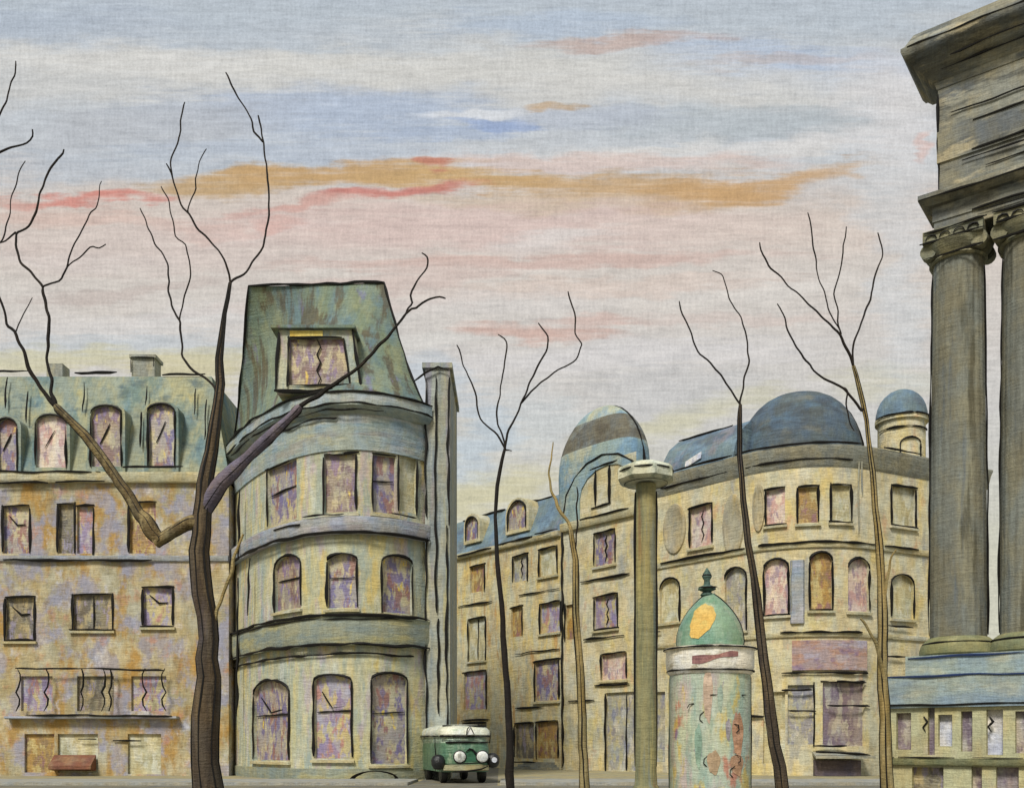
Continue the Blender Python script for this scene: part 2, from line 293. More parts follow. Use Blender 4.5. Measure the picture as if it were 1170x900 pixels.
def wob(pts, step, amp):
    """resample a polyline and let it waver like a hand-forged bar"""
    out = []; pts = [Vector(p) for p in pts]; sd = random.uniform(0, 100); s = 0
    for a, b in zip(pts, pts[1:]):
        n = max(1, int((b - a).length / step))
        for i in range(n):
            p = a.lerp(b, i / n); q = p * .9
            out.append(p + Vector((mnoise.noise(q + Vector((sd, 0, 0))), mnoise.noise(q + Vector((0, sd, 7))) * .3, mnoise.noise(q + Vector((3, 1, sd))))) * amp)
    out.append(pts[-1]); return out
def bar(mb, pts, r, amp=.05, step=.35):
    pts = [Vector(p) for p in pts]; sd = random.uniform(0, 50)
    if len(pts) == 2 and r > .03:
        d = (pts[1] - pts[0]); k0, k1 = random.uniform(-.05, .06), random.uniform(-.05, .06); e = min(1.0, 2.5 / max(d.length, .1))
        pts = [pts[0] - d * k0 * e, pts[1] + d * k1 * e]
    pp = wob(pts, step, amp)
    rr = [r * .78 * max(.16, 1 + 1.0 * mnoise.noise(Vector((i * .37 + sd, sd, 0)))) for i in range(len(pp))]
    rr[0] *= .5; rr[-1] *= .4
    mb.tube(pp, rr, 5)

# ------------------------------------------------------------------ facades: vertical walls along a plan path
class Path:
    def __init__(s, pts):                       # pts: (x, y, nx, ny), n = outward
        s.p = pts; s.cum = [0.0]
        for a, b in zip(pts, pts[1:]): s.cum.append(s.cum[-1] + math.hypot(b[0] - a[0], b[1] - a[1]))
        s.L = s.cum[-1]
    def at2(s, u):
        u = min(max(u, 0), s.L); i = 0
        while i < len(s.p) - 2 and u > s.cum[i + 1]: i += 1
        t = (u - s.cum[i]) / max(s.cum[i + 1] - s.cum[i], 1e-9); a, b = s.p[i], s.p[i + 1]
        q = [a[k] + (b[k] - a[k]) * t for k in range(4)]; l = math.hypot(q[2], q[3])
        return q[0], q[1], q[2] / l, q[3] / l
    def P(s, u, z, n=0.0):
        x, y, nx, ny = s.at2(u); return Vector((x + nx * n, y + ny * n, z))
    def u(s, px):
        k = (px - CX) / F; best = None
        for i, (a, b) in enumerate(zip(s.p, s.p[1:])):
            fa, fb = a[0] - k * a[1], b[0] - k * b[1]
            if fa * fb <= 0 and fa != fb:
                t = fa / (fa - fb); y = a[1] + (b[1] - a[1]) * t
                if best is None or y < best[1]: best = (s.cum[i] + (s.cum[i + 1] - s.cum[i]) * t, y)
        if best is None:
            return 0.0 if abs(s.p[0][0] - k * s.p[0][1]) < abs(s.p[-1][0] - k * s.p[-1][1]) else s.L
        return best[0]
    def z(s, px, py): return zat(py, s.at2(s.u(px))[1])
    def us(s, u0, u1, step=.6):
        r = [u0] + [c for c in s.cum if u0 + .02 < c < u1 - .02] + [u1]
        out = []
        for a, b in zip(r, r[1:]):
            n = max(1, int((b - a) / step))
            out += [a + (b - a) * i / n for i in range(n)]
        return out + [u1]

def line_path(a, b, n): return [(a[0], a[1], n[0], n[1]), (b[0], b[1], n[0], n[1])]
def arc_path(c, r, a0, a1, k=28):
    out = []
    for i in range(k + 1):
        t = a0 + (a1 - a0) * i / k; out.append((c[0] + r * math.cos(t), c[1] + r * math.sin(t), math.cos(t), math.sin(t)))
    return out

class Win:
    def __init__(s, path, x0, x1, y0, y1, arch=0.0, pane='grey', bars='', frame='tlrb', sill=True):
        s.u0, s.u1 = sorted((path.u(x0), path.u(x1))); cx = (x0 + x1) / 2
        s.z1, s.z0 = path.z(cx, y0), path.z(cx, y1); s.arch = arch; s.pane = pane; s.bars = bars; s.frame = frame; s.sill = sill
    def outline(s, path, n, k=8, grow=0.0):
        u0, u1, z0, z1 = s.u0 - grow, s.u1 + grow, s.z0 - grow, s.z1 + grow
        if not s.arch: return [path.P(u0, z0, n), path.P(u1, z0, n), path.P(u1, z1, n), path.P(u0, z1, n)]
        h = s.arch * (u1 - u0)
        top = [path.P((u0 + u1) / 2 + (u1 - u0) / 2 * math.cos(math.pi * i / k), z1 - h + h * math.sin(math.pi * i / k), n) for i in range(k + 1)]
        return [path.P(u0, z0, n), path.P(u1, z0, n)] + top

def wall_faces(mb, path, u0, u1, z0, z1, wins, n=0.0, depth=.2, step=.8):
    ins = [x for x in wins if x.u1 > u0 and x.u0 < u1]
    us = sorted(set([round(x, 4) for x in path.us(u0, u1, step)] + [round(e, 4) for x in ins for e in (x.u0, x.u1)]))
    zs = sorted(set([z0, z1] + [round(e, 4) for x in ins for e in (x.z0, x.z1) if z0 < e < z1]))
    for a, b in zip(us, us[1:]):
        for c, d in zip(zs, zs[1:]):
            mu, mz = (a + b) / 2, (c + d) / 2
            if any(x.u0 - 1e-3 < mu < x.u1 + 1e-3 and x.z0 - 1e-3 < mz < x.z1 + 1e-3 for x in ins): continue
            mb.poly([path.P(a, c, n), path.P(b, c, n), path.P(b, d, n), path.P(a, d, n)])
    for x in ins:
        of, ob = x.outline(path, n), x.outline(path, n - depth)
        mb.loft([of, ob])
        if x.arch:
            k = 8; h = x.arch * (x.u1 - x.u0)
            top = of[2:]
            cR, cL = path.P(x.u1, x.z1, n), path.P(x.u0, x.z1, n)
            for i in range(k // 2): mb.poly([cR, top[i + 1], top[i]])
            for i in range(k // 2, k): mb.poly([cL, top[i + 1], top[i]])
            mb.poly([cR, cL, top[k // 2]])

def windows(path, parent, wins, r=.07, n=0.0, depth=.17, name='window', label=None):
    for x in wins:
        mb = MB(); mb.poly(x.outline(path, n - depth)); wo_ = mb.build(name, P[x.pane], parent)
        fr = MB(); e = .04 + n
        h = x.arch * (x.u1 - x.u0)
        L0, L1 = path.P(x.u0, x.z0, e), path.P(x.u0, x.z1 - h, e)
        R0, R1 = path.P(x.u1, x.z0, e), path.P(x.u1, x.z1 - h, e)
        if 'l' in x.frame: bar(fr, [L0, L1], r)
        if 'r' in x.frame: bar(fr, [R0, R1], r)
        if 't' in x.frame:
            if x.arch:
                pp = x.outline(path, e)[2:]; bar(fr, pp, r, .03, .2)
            else: bar(fr, [path.P(x.u0 - .05, x.z1, e), path.P(x.u1 + .05, x.z1 + .05, e)], r)
        if 'b' in x.frame: bar(fr, [path.P(x.u0 - .05, x.z0, e), path.P(x.u1 + .05, x.z0, e)], r)
        if fr.f: fr.build('frame', ink, wo_)
        if x.sill:
            sl = MB(); a, b = x.u0 - .12, x.u1 + .12
            u = path.us(a, b, .5)
            prof = [(n + .003, -.2), (n + .16, -.2), (n + .18, -.08), (n + .003, -.06)]
            sl.loft([[path.P(q, x.z0 + dz, dn) for dn, dz in prof] for q in u], cap0=True, cap1=True)
            sl.build('sill', M['stone_pale'], wo_)
        gb = MB(); g = n - depth + .05; cu = (x.u0 + x.u1) / 2; zt = x.z1 - h * .3
        for ch in x.bars:
            if ch == 'v': bar(gb, [path.P(cu, x.z0, g), path.P(cu, zt, g)], r * .7)
            if ch == 'w':
                zz = [x.z0 + (x.z1 - x.z0) * q for q in (.12, .3, .45, .6, .75, .9)]
                bar(gb, [path.P(cu + (.1 if i % 2 else -.06), z_, g) for i, z_ in enumerate(zz)], r * .7)
            if ch == 'h': bar(gb, [path.P(x.u0 + .05, x.z0 + (x.z1 - x.z0) * .55, g), path.P(x.u1 - .05, x.z0 + (x.z1 - x.z0) * .57, g)], r * .7)
            if ch == '/': bar(gb, [path.P(x.u0 + .3 * (x.u1 - x.u0), x.z0 + (x.z1 - x.z0) * .3, g), path.P(x.u0 + .75 * (x.u1 - x.u0), x.z0 + (x.z1 - x.z0) * .8, g)], r * .8)
            if ch == 'y': bar(gb, [path.P(x.u0 + .2 * (x.u1 - x.u0), x.z0 + (x.z1 - x.z0) * .8, g), path.P(cu, x.z0 + (x.z1 - x.z0) * .6, g), path.P(x.u0 + .8 * (x.u1 - x.u0), x.z0 + (x.z1 - x.z0) * .62, g)], r * .8)
        if gb.f: gb.build('glazing_bar', ink, wo_)

def band(path, parent, name, u0, u1, z0, z1, out, mat, prof=None, n0=.003):
    """moulded strip running along the wall"""
    mb = MB(); u = path.us(u0, u1, .6)
    if prof is None: prof = [(n0, z0), (out * .7, z0), (out, z0 + (z1 - z0) * .3), (out, z1), (n0, z1)]
    mb.loft([[path.P(q, z_, n_) for n_, z_ in prof] for q in u], cap0=True, cap1=True)
    return mb.build(name, mat, parent)
def rail(path, parent, u0, u1, z, out, r=.07, amp=.05, name='ink_shadow_line', z_end=None):  # black bar drawing ink lines and the shadow under cornices as geometry
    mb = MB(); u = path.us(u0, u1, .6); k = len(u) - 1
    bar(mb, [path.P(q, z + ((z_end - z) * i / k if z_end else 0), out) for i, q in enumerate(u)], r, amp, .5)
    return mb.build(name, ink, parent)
def prism(mb, pts, z0, z1, cap0=False, cap1=True):
    mb.loft([[(x, y, z0) for x, y in pts], [(x, y, z1) for x, y in pts]], cap0=cap0, cap1=cap1)

# ================================================================== SETTING
g = MB(); g.poly([(-900, -60, 0), (900, -60, 0), (900, 1800, 0), (-900, 1800, 0)]); o = g.build('ground', M['paving']); o['kind'] = 'structure'
rd = MB(); rd.poly([(-60, -20, .004), (60, -20, .004), (60, 39.5, .004), (-60, 39.5, .004)]); rd.poly([(-4.2, 39.5, .004), (-.6, 39.5, .004), (-1.2, 90, .004), (-4.6, 90, .004)])
o = rd.build('road', M['asphalt']); o['kind'] = 'structure'
for x0, x1 in ((-60, -4.3), (-.5, 60)):
    kb = MB(); kb.box((x0, 39.6, .002), (x1, 40.0, .13)); kb.box((x0, 40.002, .002), (x1, 44.2, .12)); o = kb.build('pavement', M['kerb']); o['kind'] = 'structure'

# ================================================================== LEFT BUILDING
YL = 52.0; xr = -15.3
bl = thing('apartment_building', 'ochre and lilac house with arched roof dormers behind the big forked tree', 'building', (-26, YL + 5, 0))
pL = Path(line_path((-42, YL), (xr, YL), (0, -1)))
zc = zat(541, YL); ze = zat(552, YL)
LW = [Win(pL, *a) for a in (
    (3, 34, 578, 632, 0, 'violet', 'y', 'tlr', False), (66, 86, 576, 632, 0, 'dark', '', 'tlr', False), (88, 107, 578, 632, 0, 'lilac', '', 'tr', False), (147, 178, 574, 632, 0, 'ochre', '', 'tl', False),
    (6, 40, 682, 731, 0, 'dark', 'y', 'tlrb', True), (83, 129, 679, 719, 0, 'dark', 'v', 'tlrb', True), (163, 198, 671, 715, 0, 'lilac', 'y', 'tlrb', True),
    (24, 60, 772, 812, 0, 'lilac', '', '', False), (88, 130, 772, 812, 0, 'dark', '', '', False), (150, 190, 772, 812, 0, 'lilac', '', '', False),
    (-70, -38, 578, 632, 0, 'dark', 'y', 'tlr', False), (-74, -40, 682, 731, 0, 'dark', 'v', 'tlrb', True))]
SHOP = [Win(pL, *a) for a in ((28, 62, 838, 882, 0, 'ochre', '', '', False), (66, 112, 838, 882, 0, 'cream', '', '', False), (146, 184, 838, 884, 0, 'cream', '', '', False))]
mb = MB(); wall_faces(mb, pL, 0, pL.L, 0, ze, LW + SHOP)
mb.poly([(xr, YL, 0), (xr, YL + 10, 0), (xr, YL + 10, ze), (xr, YL, ze)]); mb.poly([(-42, YL, 0), (-42, YL + 10, 0), (-42, YL + 10, ze), (-42, YL, ze)])
mb.poly([(-42, YL + 10, 0), (xr, YL + 10, 0), (xr, YL + 10, ze), (-42, YL + 10, ze)])
mb.build('wall', M['wall_ochre'], bl)
windows(pL, bl, LW, .085)
windows(pL, bl, SHOP, .07, name='shop_window')
band(pL, bl, 'cornice', 0, pL.L, ze, zc, .35, M['stone_pale'])
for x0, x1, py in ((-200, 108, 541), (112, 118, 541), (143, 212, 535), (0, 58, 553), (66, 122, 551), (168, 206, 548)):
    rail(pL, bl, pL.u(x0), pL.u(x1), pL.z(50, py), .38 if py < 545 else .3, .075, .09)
band(pL, bl, 'string_course', 0, pL.L, zat(641, YL), zat(635, YL), .15, M['band_lilac'])
rail(pL, bl, pL.u(6), pL.u(175), zat(640, YL), .18, .08, .1); rail(pL, bl, pL.u(-120), pL.u(-8), zat(640, YL), .18, .08, .1)
# balcony with waving iron balusters
zb0, zb1 = zat(818, YL), zat(764, YL)
band(pL, bl, 'balcony_slab', pL.u(10), pL.u(205), zb0 - .15, zb0, .5, M['band_lilac'])
br = MB(); bar(br, [pL.P(pL.u(23), zb1, .5), pL.P(pL.u(110), zb1, .5), pL.P(pL.u(192), zb1 - .12, .5)], .08, .07); bar(br, [pL.P(pL.u(38), zb0 + .05, .53), pL.P(pL.u(200), zb0, .53)], .075, .06)
for x, a in ((25, .34), (57, .26), (98, .22), (122, .2), (130, .22), (170, .25), (192, .3)):
    u = pL.u(x); k = [(.0, 1), (a * .55, .88), (a * .6, .76), (.1, .62), (-.06, .5), (a * .5, .36), (a * .4, .24), (-.08, .1)]; a0_ = random.uniform(.6, 1.1); k = [(q * a0_, t) for q, t in k]
    bar(br, [pL.P(u + q * (1 if x < 150 else -1), zb0 + (zb1 - zb0) * t, .5) for q, t in k], .06, .03, .3)
br.build('balcony_railing', ink, bl)
rail(pL, bl, pL.u(90), pL.u(112), zat(844, YL), .1, .08, .04, 'shutter_bar'); rail(pL, bl, pL.u(130), pL.u(162), zat(846, YL), .1, .08, .04, 'shutter_bar')
mb = MB(); mb.loft([[pL.P(u, z_, n_) for n_, z_ in ((.02, zat(880, YL)), (.7, zat(878, YL)), (.7, zat(874, YL)), (.02, zat(862, YL)))] for u in (pL.u(62), pL.u(110))], cap0=True, cap1=True)
mb.build('awning', paint('brick_red_canvas', (116, 78, 62), [((140, 112, 86), .9, .56, .08, .7)], weave=.18), bl)
# mansard
zt = zat(431, YL + 1.6)
mb = MB()
ra = [(-42, YL, zc), (xr, YL, zc), (xr, YL + 10, zc), (-42, YL + 10, zc)]
rb = [(-42, YL + 1.5, zt), (xr - 1.4, YL + 1.5, zt), (xr - 1.4, YL + 8.5, zt), (-42, YL + 8.5, zt)]
mb.loft([ra, rb], cap1=True); rf = mb.build('roof', M['slate_left'], bl)
mb = MB()
for x0, x1, py in ((-60, 34, 425), (88, 134, 426), (184, 236, 428)): bar(mb, [at(x0, py, YL + 1.45), at(x1, py - 1, YL + 1.45)], .075, .08)
for x, y0, y1 in ((6, 432, 466), (30, 445, 482), (94, 438, 470), (166, 440, 462), (222, 444, 472), (160, 470, 512), (234, 455, 500)):
    bar(mb, [at(x + 2, y0, YL + 1.2 - (y0 - 431) / 110 * 1.5), at(x, y1, YL + 1.2 - (y1 - 431) / 110 * 1.5)], .06, .08)
mb.build('ridge_flashing', ink, rf)
mb = MB(); c0 = at(155, 430, YL + 3); c1 = at(181, 414, YL + 3); mb.box((c0.x, YL + 2.4, c0.z - 1.2), (c1.x, YL + 3.4, c1.z)); mb.box((c0.x - .1, YL + 2.3, c1.z + .002), (c1.x + .1, YL + 3.5, c1.z + .18)); ch_ = mb.build('chimney', M['stone_grey'], rf)
mb = MB(); bar(mb, [(c0.x, YL + 2.28, c1.z), (c1.x, YL + 2.28, c1.z)], .07); bar(mb, [(c0.x, YL + 2.28, c0.z), (c0.x, YL + 2.28, c1.z)], .06); bar(mb, [(c1.x, YL + 2.28, c0.z + .3), (c1.x, YL + 2.28, c1.z)], .06)
mb.build('chimney_strap', ink, bl)
mb = MB(); c0 = at(60, 430, YL + 3); mb.box((c0.x - .1, YL + 2.5, c0.z - .5), (c0.x + .8, YL + 3.4, c0.z + .55)); mb.build('chimney', M['stone_grey'], rf)
def arch_ring(x0, x1, z0, z1, y, rise, k=8):
    pts = [(x0, y, z0), (x1, y, z0)]
    for i in range(k + 1):
        t = math.pi * i / k; pts.append(((x0 + x1) / 2 + (x1 - x0) / 2 * math.cos(t), y, z1 - rise + rise * math.sin(t)))
    return pts
for x0, x1, y0, y1, pn, kind in ((-3, 20, 478, 538, 'violet', '/'), (41, 76, 474, 534, 'rose', '/'), (104, 139, 463, 533, 'brown', '/'), (169, 200, 461, 532, 'violet', '/'), (-70, -36, 476, 534, 'violet', '/')):
    A, B = at(x0 - 4, y1, YL - .1), at(x1 + 4, y0 - 3, YL - .1)
    mb = MB(); mb.loft([arch_ring(A.x, B.x, zc + .02, B.z, YL - .12, .55), arch_ring(A.x, B.x, zc + .02, B.z, YL + 2.0, .55)], cap1=True)
    A2, B2 = at(x0, y1, YL - .1), at(x1, y0, YL - .1)
    oi = arch_ring(A2.x, B2.x, A2.z, B2.z, YL - .12, .45); oo = arch_ring(A.x, B.x, zc + .02, B.z, YL - .12, .55)
    mb.loft([oo, oi]); mb.loft([oi, [(p[0], p[1] + .2, p[2]) for p in oi]])
    d = mb.build('dormer', M['slate_left'], bl)
    mb = MB(); mb.poly(arch_ring(A2.x, B2.x, A2.z, B2.z, YL + .05, .45)); mb.build('window', P[pn], d)
    mb = MB(); pp = [Vector((p[0], p[1] - .05, p[2])) for p in arch_ring(A2.x, B2.x, A2.z, B2.z, YL - .12, .45)]
    bar(mb, pp[2:], .07, .05, .2); bar(mb, [pp[-1], pp[0]], .065); bar(mb, [pp[2], Vector((pp[1].x, pp[1].y, pp[1].z))], .065)
    mb.build('frame', ink, d)
    mb = MB(); bar(mb, [at(x0 + (x1 - x0) * .3, y0 + (y1 - y0) * .62, YL), at((x0 + x1) / 2 + 4, y0 + (y1 - y0) * .3, YL)], .06); mb.build('glazing_bar', ink, d)

# ================================================================== CENTRE BUILDING (rounded corner, tall mansard)
bc = thing('corner_building', 'rounded grey-green corner house with tall flat-topped mansard roof and one big dormer', 'building', (-9, 53, 0))
cc, cr_ = (-8.49, 52.76), 7.8
def bow_path(A, Q, C, k=40):
    out = []
    for i in range(k + 1):
        t = i / k; x, y = [(1 - t) ** 2 * a + 2 * t * (1 - t) * q + t * t * c for a, q, c in zip(A, Q, C)]
        dx, dy = [(1 - t) * (q - a) + t * (c - q) for a, q, c in zip(A, Q, C)]; l = math.hypot(dx, dy); out.append((x, y, dy / l, -dx / l))
    return out
pC = Path(bow_path((-15.2, 52.9), (-8.9, 41.0), (-4.22, 46.8)))
yCmin = min(q[1] for q in pC.p)
def zC(py): return zat(py, yCmin)
CW = [Win(pC, *a) for a in (
    (306, 339, 529, 597, 0, 'violet', 'h', 'tl', True), (370, 407, 518, 585, 0, 'brown', '', 'tlr', True), (426, 452, 520, 586, 0, 'violet', 'h', 'tl', True), (455, 476, 522, 585, 0, 'cream', '', 'lr', False),
    (314, 344, 634, 696, .22, 'brown', 'h', 'tlr', True), (374, 408, 632, 694, .2, 'violet', 'h', 'tlr', True), (436, 471, 634, 700, .2, 'violet', '', 'tlr', True),
    (290, 331, 776, 868, .16, 'violet', 'hy', 'tlr', True), (359, 402, 770, 866, .14, 'lilac', 'hy', 'tlr', True), (424, 465, 768, 872, .18, 'violet', 'h', 'tlr', True))]
zk = zC(466); ztop = zC(452)
back = [(-5.4, 58), (-15.15, 57.5)]
mb = MB(); wall_faces(mb, pC, 0, pC.L, 0, zk, CW, step=.5)
c_pts = [pC.at2(pC.L)[:2], back[0], back[1], pC.at2(0)[:2]]
for a, b in zip(c_pts, c_pts[1:]): mb.poly([(a[0], a[1], 0), (b[0], b[1], 0), (b[0], b[1], zk), (a[0], a[1], zk)])
mb.build('wall', M['wall_green'], bc)
windows(pC, bc, CW, .075)
uL, uR = 0.05, pC.L - .03
# frieze, cornice, balconies
band(pC, bc, 'frieze', uL, uR, zC(514), zC(470), .1, M['band_blue'])
band(pC, bc, 'cornice', uL, uR, zk - .3, ztop, .5, M['band_blue'], prof=[(.11, zk - .3), (.3, zk - .2), (.5, zk), (.5, ztop), (.003, ztop)])
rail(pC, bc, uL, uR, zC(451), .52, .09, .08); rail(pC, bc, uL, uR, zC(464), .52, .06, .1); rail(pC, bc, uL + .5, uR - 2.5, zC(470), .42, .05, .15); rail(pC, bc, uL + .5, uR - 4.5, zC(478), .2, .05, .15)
band(pC, bc, 'balcony', uL, uR, zC(610), zC(591), .35, M['band_lilac']); rail(pC, bc, uL, uR, zC(609), .38, .095, .07); rail(pC, bc, pC.u(320), pC.u(350), zC(596), .4, .05, .1); rail(pC, bc, pC.u(352), pC.u(396), zC(589), .4, .05, .1); rail(pC, bc, pC.u(444), pC.u(470), zC(586), .4, .05, .06)
band(pC, bc, 'balcony', uL, uR, zC(737), zC(704), .3, M['band_green']); rail(pC, bc, uL, uR, zC(703), .34, .1, .07); rail(pC, bc, uL + 1.5, uR - 1, zC(707), .33, .045, .08); rail(pC, bc, uL, uR, zC(736), .33, .09, .08); rail(pC, bc, uL, uR - .8, zC(747), .12, .07, .08)
band(pC, bc, 'plinth', uL, uR, 0, zC(878), .08, M['band_green'])
# cellar arch
mb = MB(); cu = pC.u(428); pp = [pC.P(cu + 1.15 * math.cos(math.pi * i / 12), .02 + .45 * math.sin(math.pi * i / 12), .12) for i in range(13)]; mb.poly(pp); mb.build('cellar_window', ink, bc)
# mansard roof
rt = zat(323, 48)
bot = [pC.P(pC.L * i / 40, ztop, .12) for i in range(41)] + [Vector((-5.4, 58, ztop)), Vector((-15.15, 57.5, ztop))]
tl, tr = at(284, 325, 48.4), at(439, 321, 48)
def lerp3(t, mid): return tl.lerp(tr, t)
top = [Vector((tl.x + (tr.x - tl.x) * (i / 40) ** .8, tl.y + (tr.y - tl.y) * (i / 40), rt)) for i in range(41)] + [Vector((-6.8, 55, rt)), Vector((-14.2, 56, rt))]
rings = []
for k in range(9):
    t = k / 8; s_ = t ** .8
    rings.append([b.lerp(Vector((q.x, q.y, b.z)), s_) + Vector((0, 0, (rt - ztop) * t)) for b, q in zip(bot, top)])
mb = MB(); mb.loft(rings, cap1=True); rf = mb.build('roof', M['slate_green'], bc)
mb = MB(); e = .06
bar(mb, [top[0] + Vector((0, -e, 0)), top[20] + Vector((0, -e, .06)), top[40] + Vector((0, -e, 0))], .1, .12)
for i in (0, 40): bar(mb, [r_[i] + Vector((0, -.05, 0)) for r_ in rings], .085, .06)
mb.build('ridge_flashing', ink, rf)
YD = 45.4
x0, x1 = at(318, 0, YD).x, at(409, 0, YD).x; z0, z1 = zat(447, YD), zat(377, YD)
mb = MB(); ix = .55; iz0, iz1 = zat(440, YD), zat(386, YD)
oo = [(x0 - .12, YD, z0), (x1 + .18, YD, z0), (x1 - .25, YD, z1), (x0 + .05, YD, z1)]; ii = [(x0 + .45, YD, iz0), (x1 - .35, YD, iz0), (x1 - .65, YD, iz1), (x0 + .5, YD, iz1)]
mb.loft([oo, ii]); mb.loft([ii, [(p[0], p[1] + .2, p[2]) for p in ii]]); mb.loft([oo, [(p[0], p[1] + 4, p[2]) for p in oo]], cap1=True)
d = mb.build('dormer', M['wall_green'], bc)
mb = MB(); mb.poly([(p[0], p[1] + .17, p[2]) for p in ii]); mb.build('window', P['brown'], d)
mb = MB(); q = [Vector((p[0], p[1] - .06, p[2])) for p in oo]; q2 = [Vector((p[0], p[1] - .06, p[2])) for p in ii]
bar(mb, [q[0], q[3]], .08); bar(mb, [q[1], q[2]], .085); bar(mb, [q[0], q[1]], .1, .08); bar(mb, [q2[0], q2[3]], .07); bar(mb, [q2[3], q2[2]], .07); bar(mb, [q2[1], q2[2]], .06); bar(mb, [q2[0], q2[1]], .05)
mb.build('frame', ink, d)
mb = MB(); mx = (x0 + x1) / 2; bar(mb, [(mx + (.1 if k % 2 else -.08), YD + .1, iz0 + (iz1 - iz0) * k / 6) for k in range(7)], .055, .03); mb.build('glazing_bar', ink, d)
mb = MB(); mb.box((x0 + .55, YD - .05, iz1 + .06), (x0 + 2.1, YD + .1, z1 - .05)); mb.build('lintel', paint('yellow_lintel', (214, 192, 110), [((196, 168, 84), 1.5, .55, .08, .6)], weave=.18), d)
mb = MB(); mb.box((x0 - .3, YD - .25, z1 + .002), (x1 - .1, YD + 4, z1 + .14)); mb.build('dormer_roof', M['slate_green'], d)
# chimney pier at the right
YP = 46.6
mb = MB(); a, b = at(486, 0, YP).x, at(514, 0, YP).x; zp = zat(421, YP)
mb.box((a, YP, 0), (b, YP + 6, zp)); mb.box((a - .15, YP - .12, zp + .002), (b + .12, YP + 6.1, zp + .25)); mb.build('chimney_pier', paint('streaked_pier_stone', (150, 152, 140), [((128, 136, 136), (1.6, 1.6, .1), .52, .07, .8), ((168, 168, 152), (1.8, 1.8, .12), .57, .06, .8), ((140, 134, 142), (1.6, 1.6, .12), .6, .06, .7), ((178, 168, 112), (1.4, 1.4, .12), .62, .05, .6)], weave=.18), bc)
for x, y0, y1 in ((487, 432, 590), (487, 600, 840), (499, 430, 700), (501, 705, 815), (513, 430, 600), (511, 600, 838)):
    mb = MB(); bar(mb, [at(x, y0, YP - .1), at(x - 1, (y0 + y1) / 2, YP - .1), at(x, y1, YP - .1)], .065, .1); mb.build('downpipe', ink, bc)
mb = MB(); bar(mb, [at(472, 436, YP - .2), at(486, 426, YP - .2), at(500, 419, YP - .2), at(513, 423, YP - .2)], .07); mb.build('pier_flashing', ink, bc)
for x, y0, y1 in ((273, 560, 640), (271, 660, 820), (284, 640, 700)):
    Yx = pC.at2(pC.u(x + 8))[1]; mb = MB(); bar(mb, [at(x + 1, y0, Yx - .4), at(x - 1, y1, Yx - .4)], .07, .1); mb.build('downpipe', ink, bc)

# ================================================================== LONG ROW (receding left) : plan line F
P0 = Vector((13.0, 54.0)); FD = Vector((-.661, .750)); FN = (-.75, -.661)
def on_row(px):
    k = (px - CX) / F; t = (P0.x - k * P0.y) / (k * FD.y - FD.x); q = P0 + FD * t; return (q.x, q.y)
def inward(q, d): return (q[0] - FN[0] * d, q[1] - FN[1] * d)
# --- house with small dormers
bm_ = thing('terraced_house', 'yellow plaster house with blue slate roof and two small dormers behind the bus', 'building', (on_row(590)[0], on_row(590)[1] + 3, 0))
q0, q1 = on_row(470), on_row(641)
pM = Path(line_path(q0, q1, FN)); zc = pM.z(600, 616)
MW = [Win(pM, *a) for a in (
    (537, 554, 646, 676, 0, 'ochre', '', 'tr', False), (586, 603, 634, 664, 0, 'grey', 'w', 'tlr', False), (616, 637, 626, 657, 0, 'cream', '', 'tlr', True),
    (535, 555, 706, 754, 0, 'cream', 'v', 'tlr', True), (584, 597, 693, 727, 0, 'ochre', '', 'tr', False), (617, 642, 688, 722, 0, 'lilac', '', 'tlr', True),
    (530, 556, 767, 810, 0, 'lilac', '', 'tr', False), (611, 639, 754, 800, 0, 'violet', '', 'tlr', True))]
MS = [Win(pM, *a) for a in ((588, 610, 826, 866, 0, 'dark', '', 'tl', False), (613, 638, 824, 866, 0, 'ochre', '', 'tlr', False), (530, 556, 826, 870, 0, 'grey', '', 't', False))]
mb = MB(); wall_faces(mb, pM, 0, pM.L, 0, zc, MW + MS)
bq = [q0, inward(q0, 10), inward(q1, 10), q1]
for a, b in zip(bq, bq[1:]): mb.poly([(a[0], a[1], 0), (b[0], b[1], 0), (b[0], b[1], zc), (a[0], a[1], zc)])
mb.build('wall', M['wall_yellow'], bm_)
windows(pM, bm_, MW, .085); windows(pM, bm_, MS, .08, name='shop_window')
band(pM, bm_, 'cornice', 0, pM.L, zc - .35, zc, .3, M['stone_pale'])
for x0, x1, y in ((527, 565, 631), (572, 612, 618), (615, 641, 608), (524, 563, 690), (594, 640, 676), (590, 640, 744), (590, 622, 808), (528, 560, 822)):
    rail(pM, bm_, pM.u(x0), pM.u(x1), pM.z((x0 + x1) / 2, y), .33 if y < 640 else .08, .085, .08)
zt = pM.z(580, 573)
mb = MB(); i0, i1 = inward(q0, 1.4), inward(q1, 1.4); b0, b1 = inward(q0, 9), inward(q1, 9)
mb.loft([[(*q0, zc), (*q1, zc), (*inward(q1, 10), zc), (*inward(q0, 10), zc)], [(*i0, zt), (*i1, zt), (*b1, zt), (*b0, zt)]], cap1=True)
rf = mb.build('roof', M['slate_blue'], bm_)
mb = MB()
for x0, x1 in ((515, 562), (572, 585), (580, 614)):
    def rp(px): u = pM.u(px); return pM.P(u, zt + .02, -1.35)
    bar(mb, [rp(x0), rp(x1)], .085, .08)
mb.build('ridge_flashing', ink, rf)
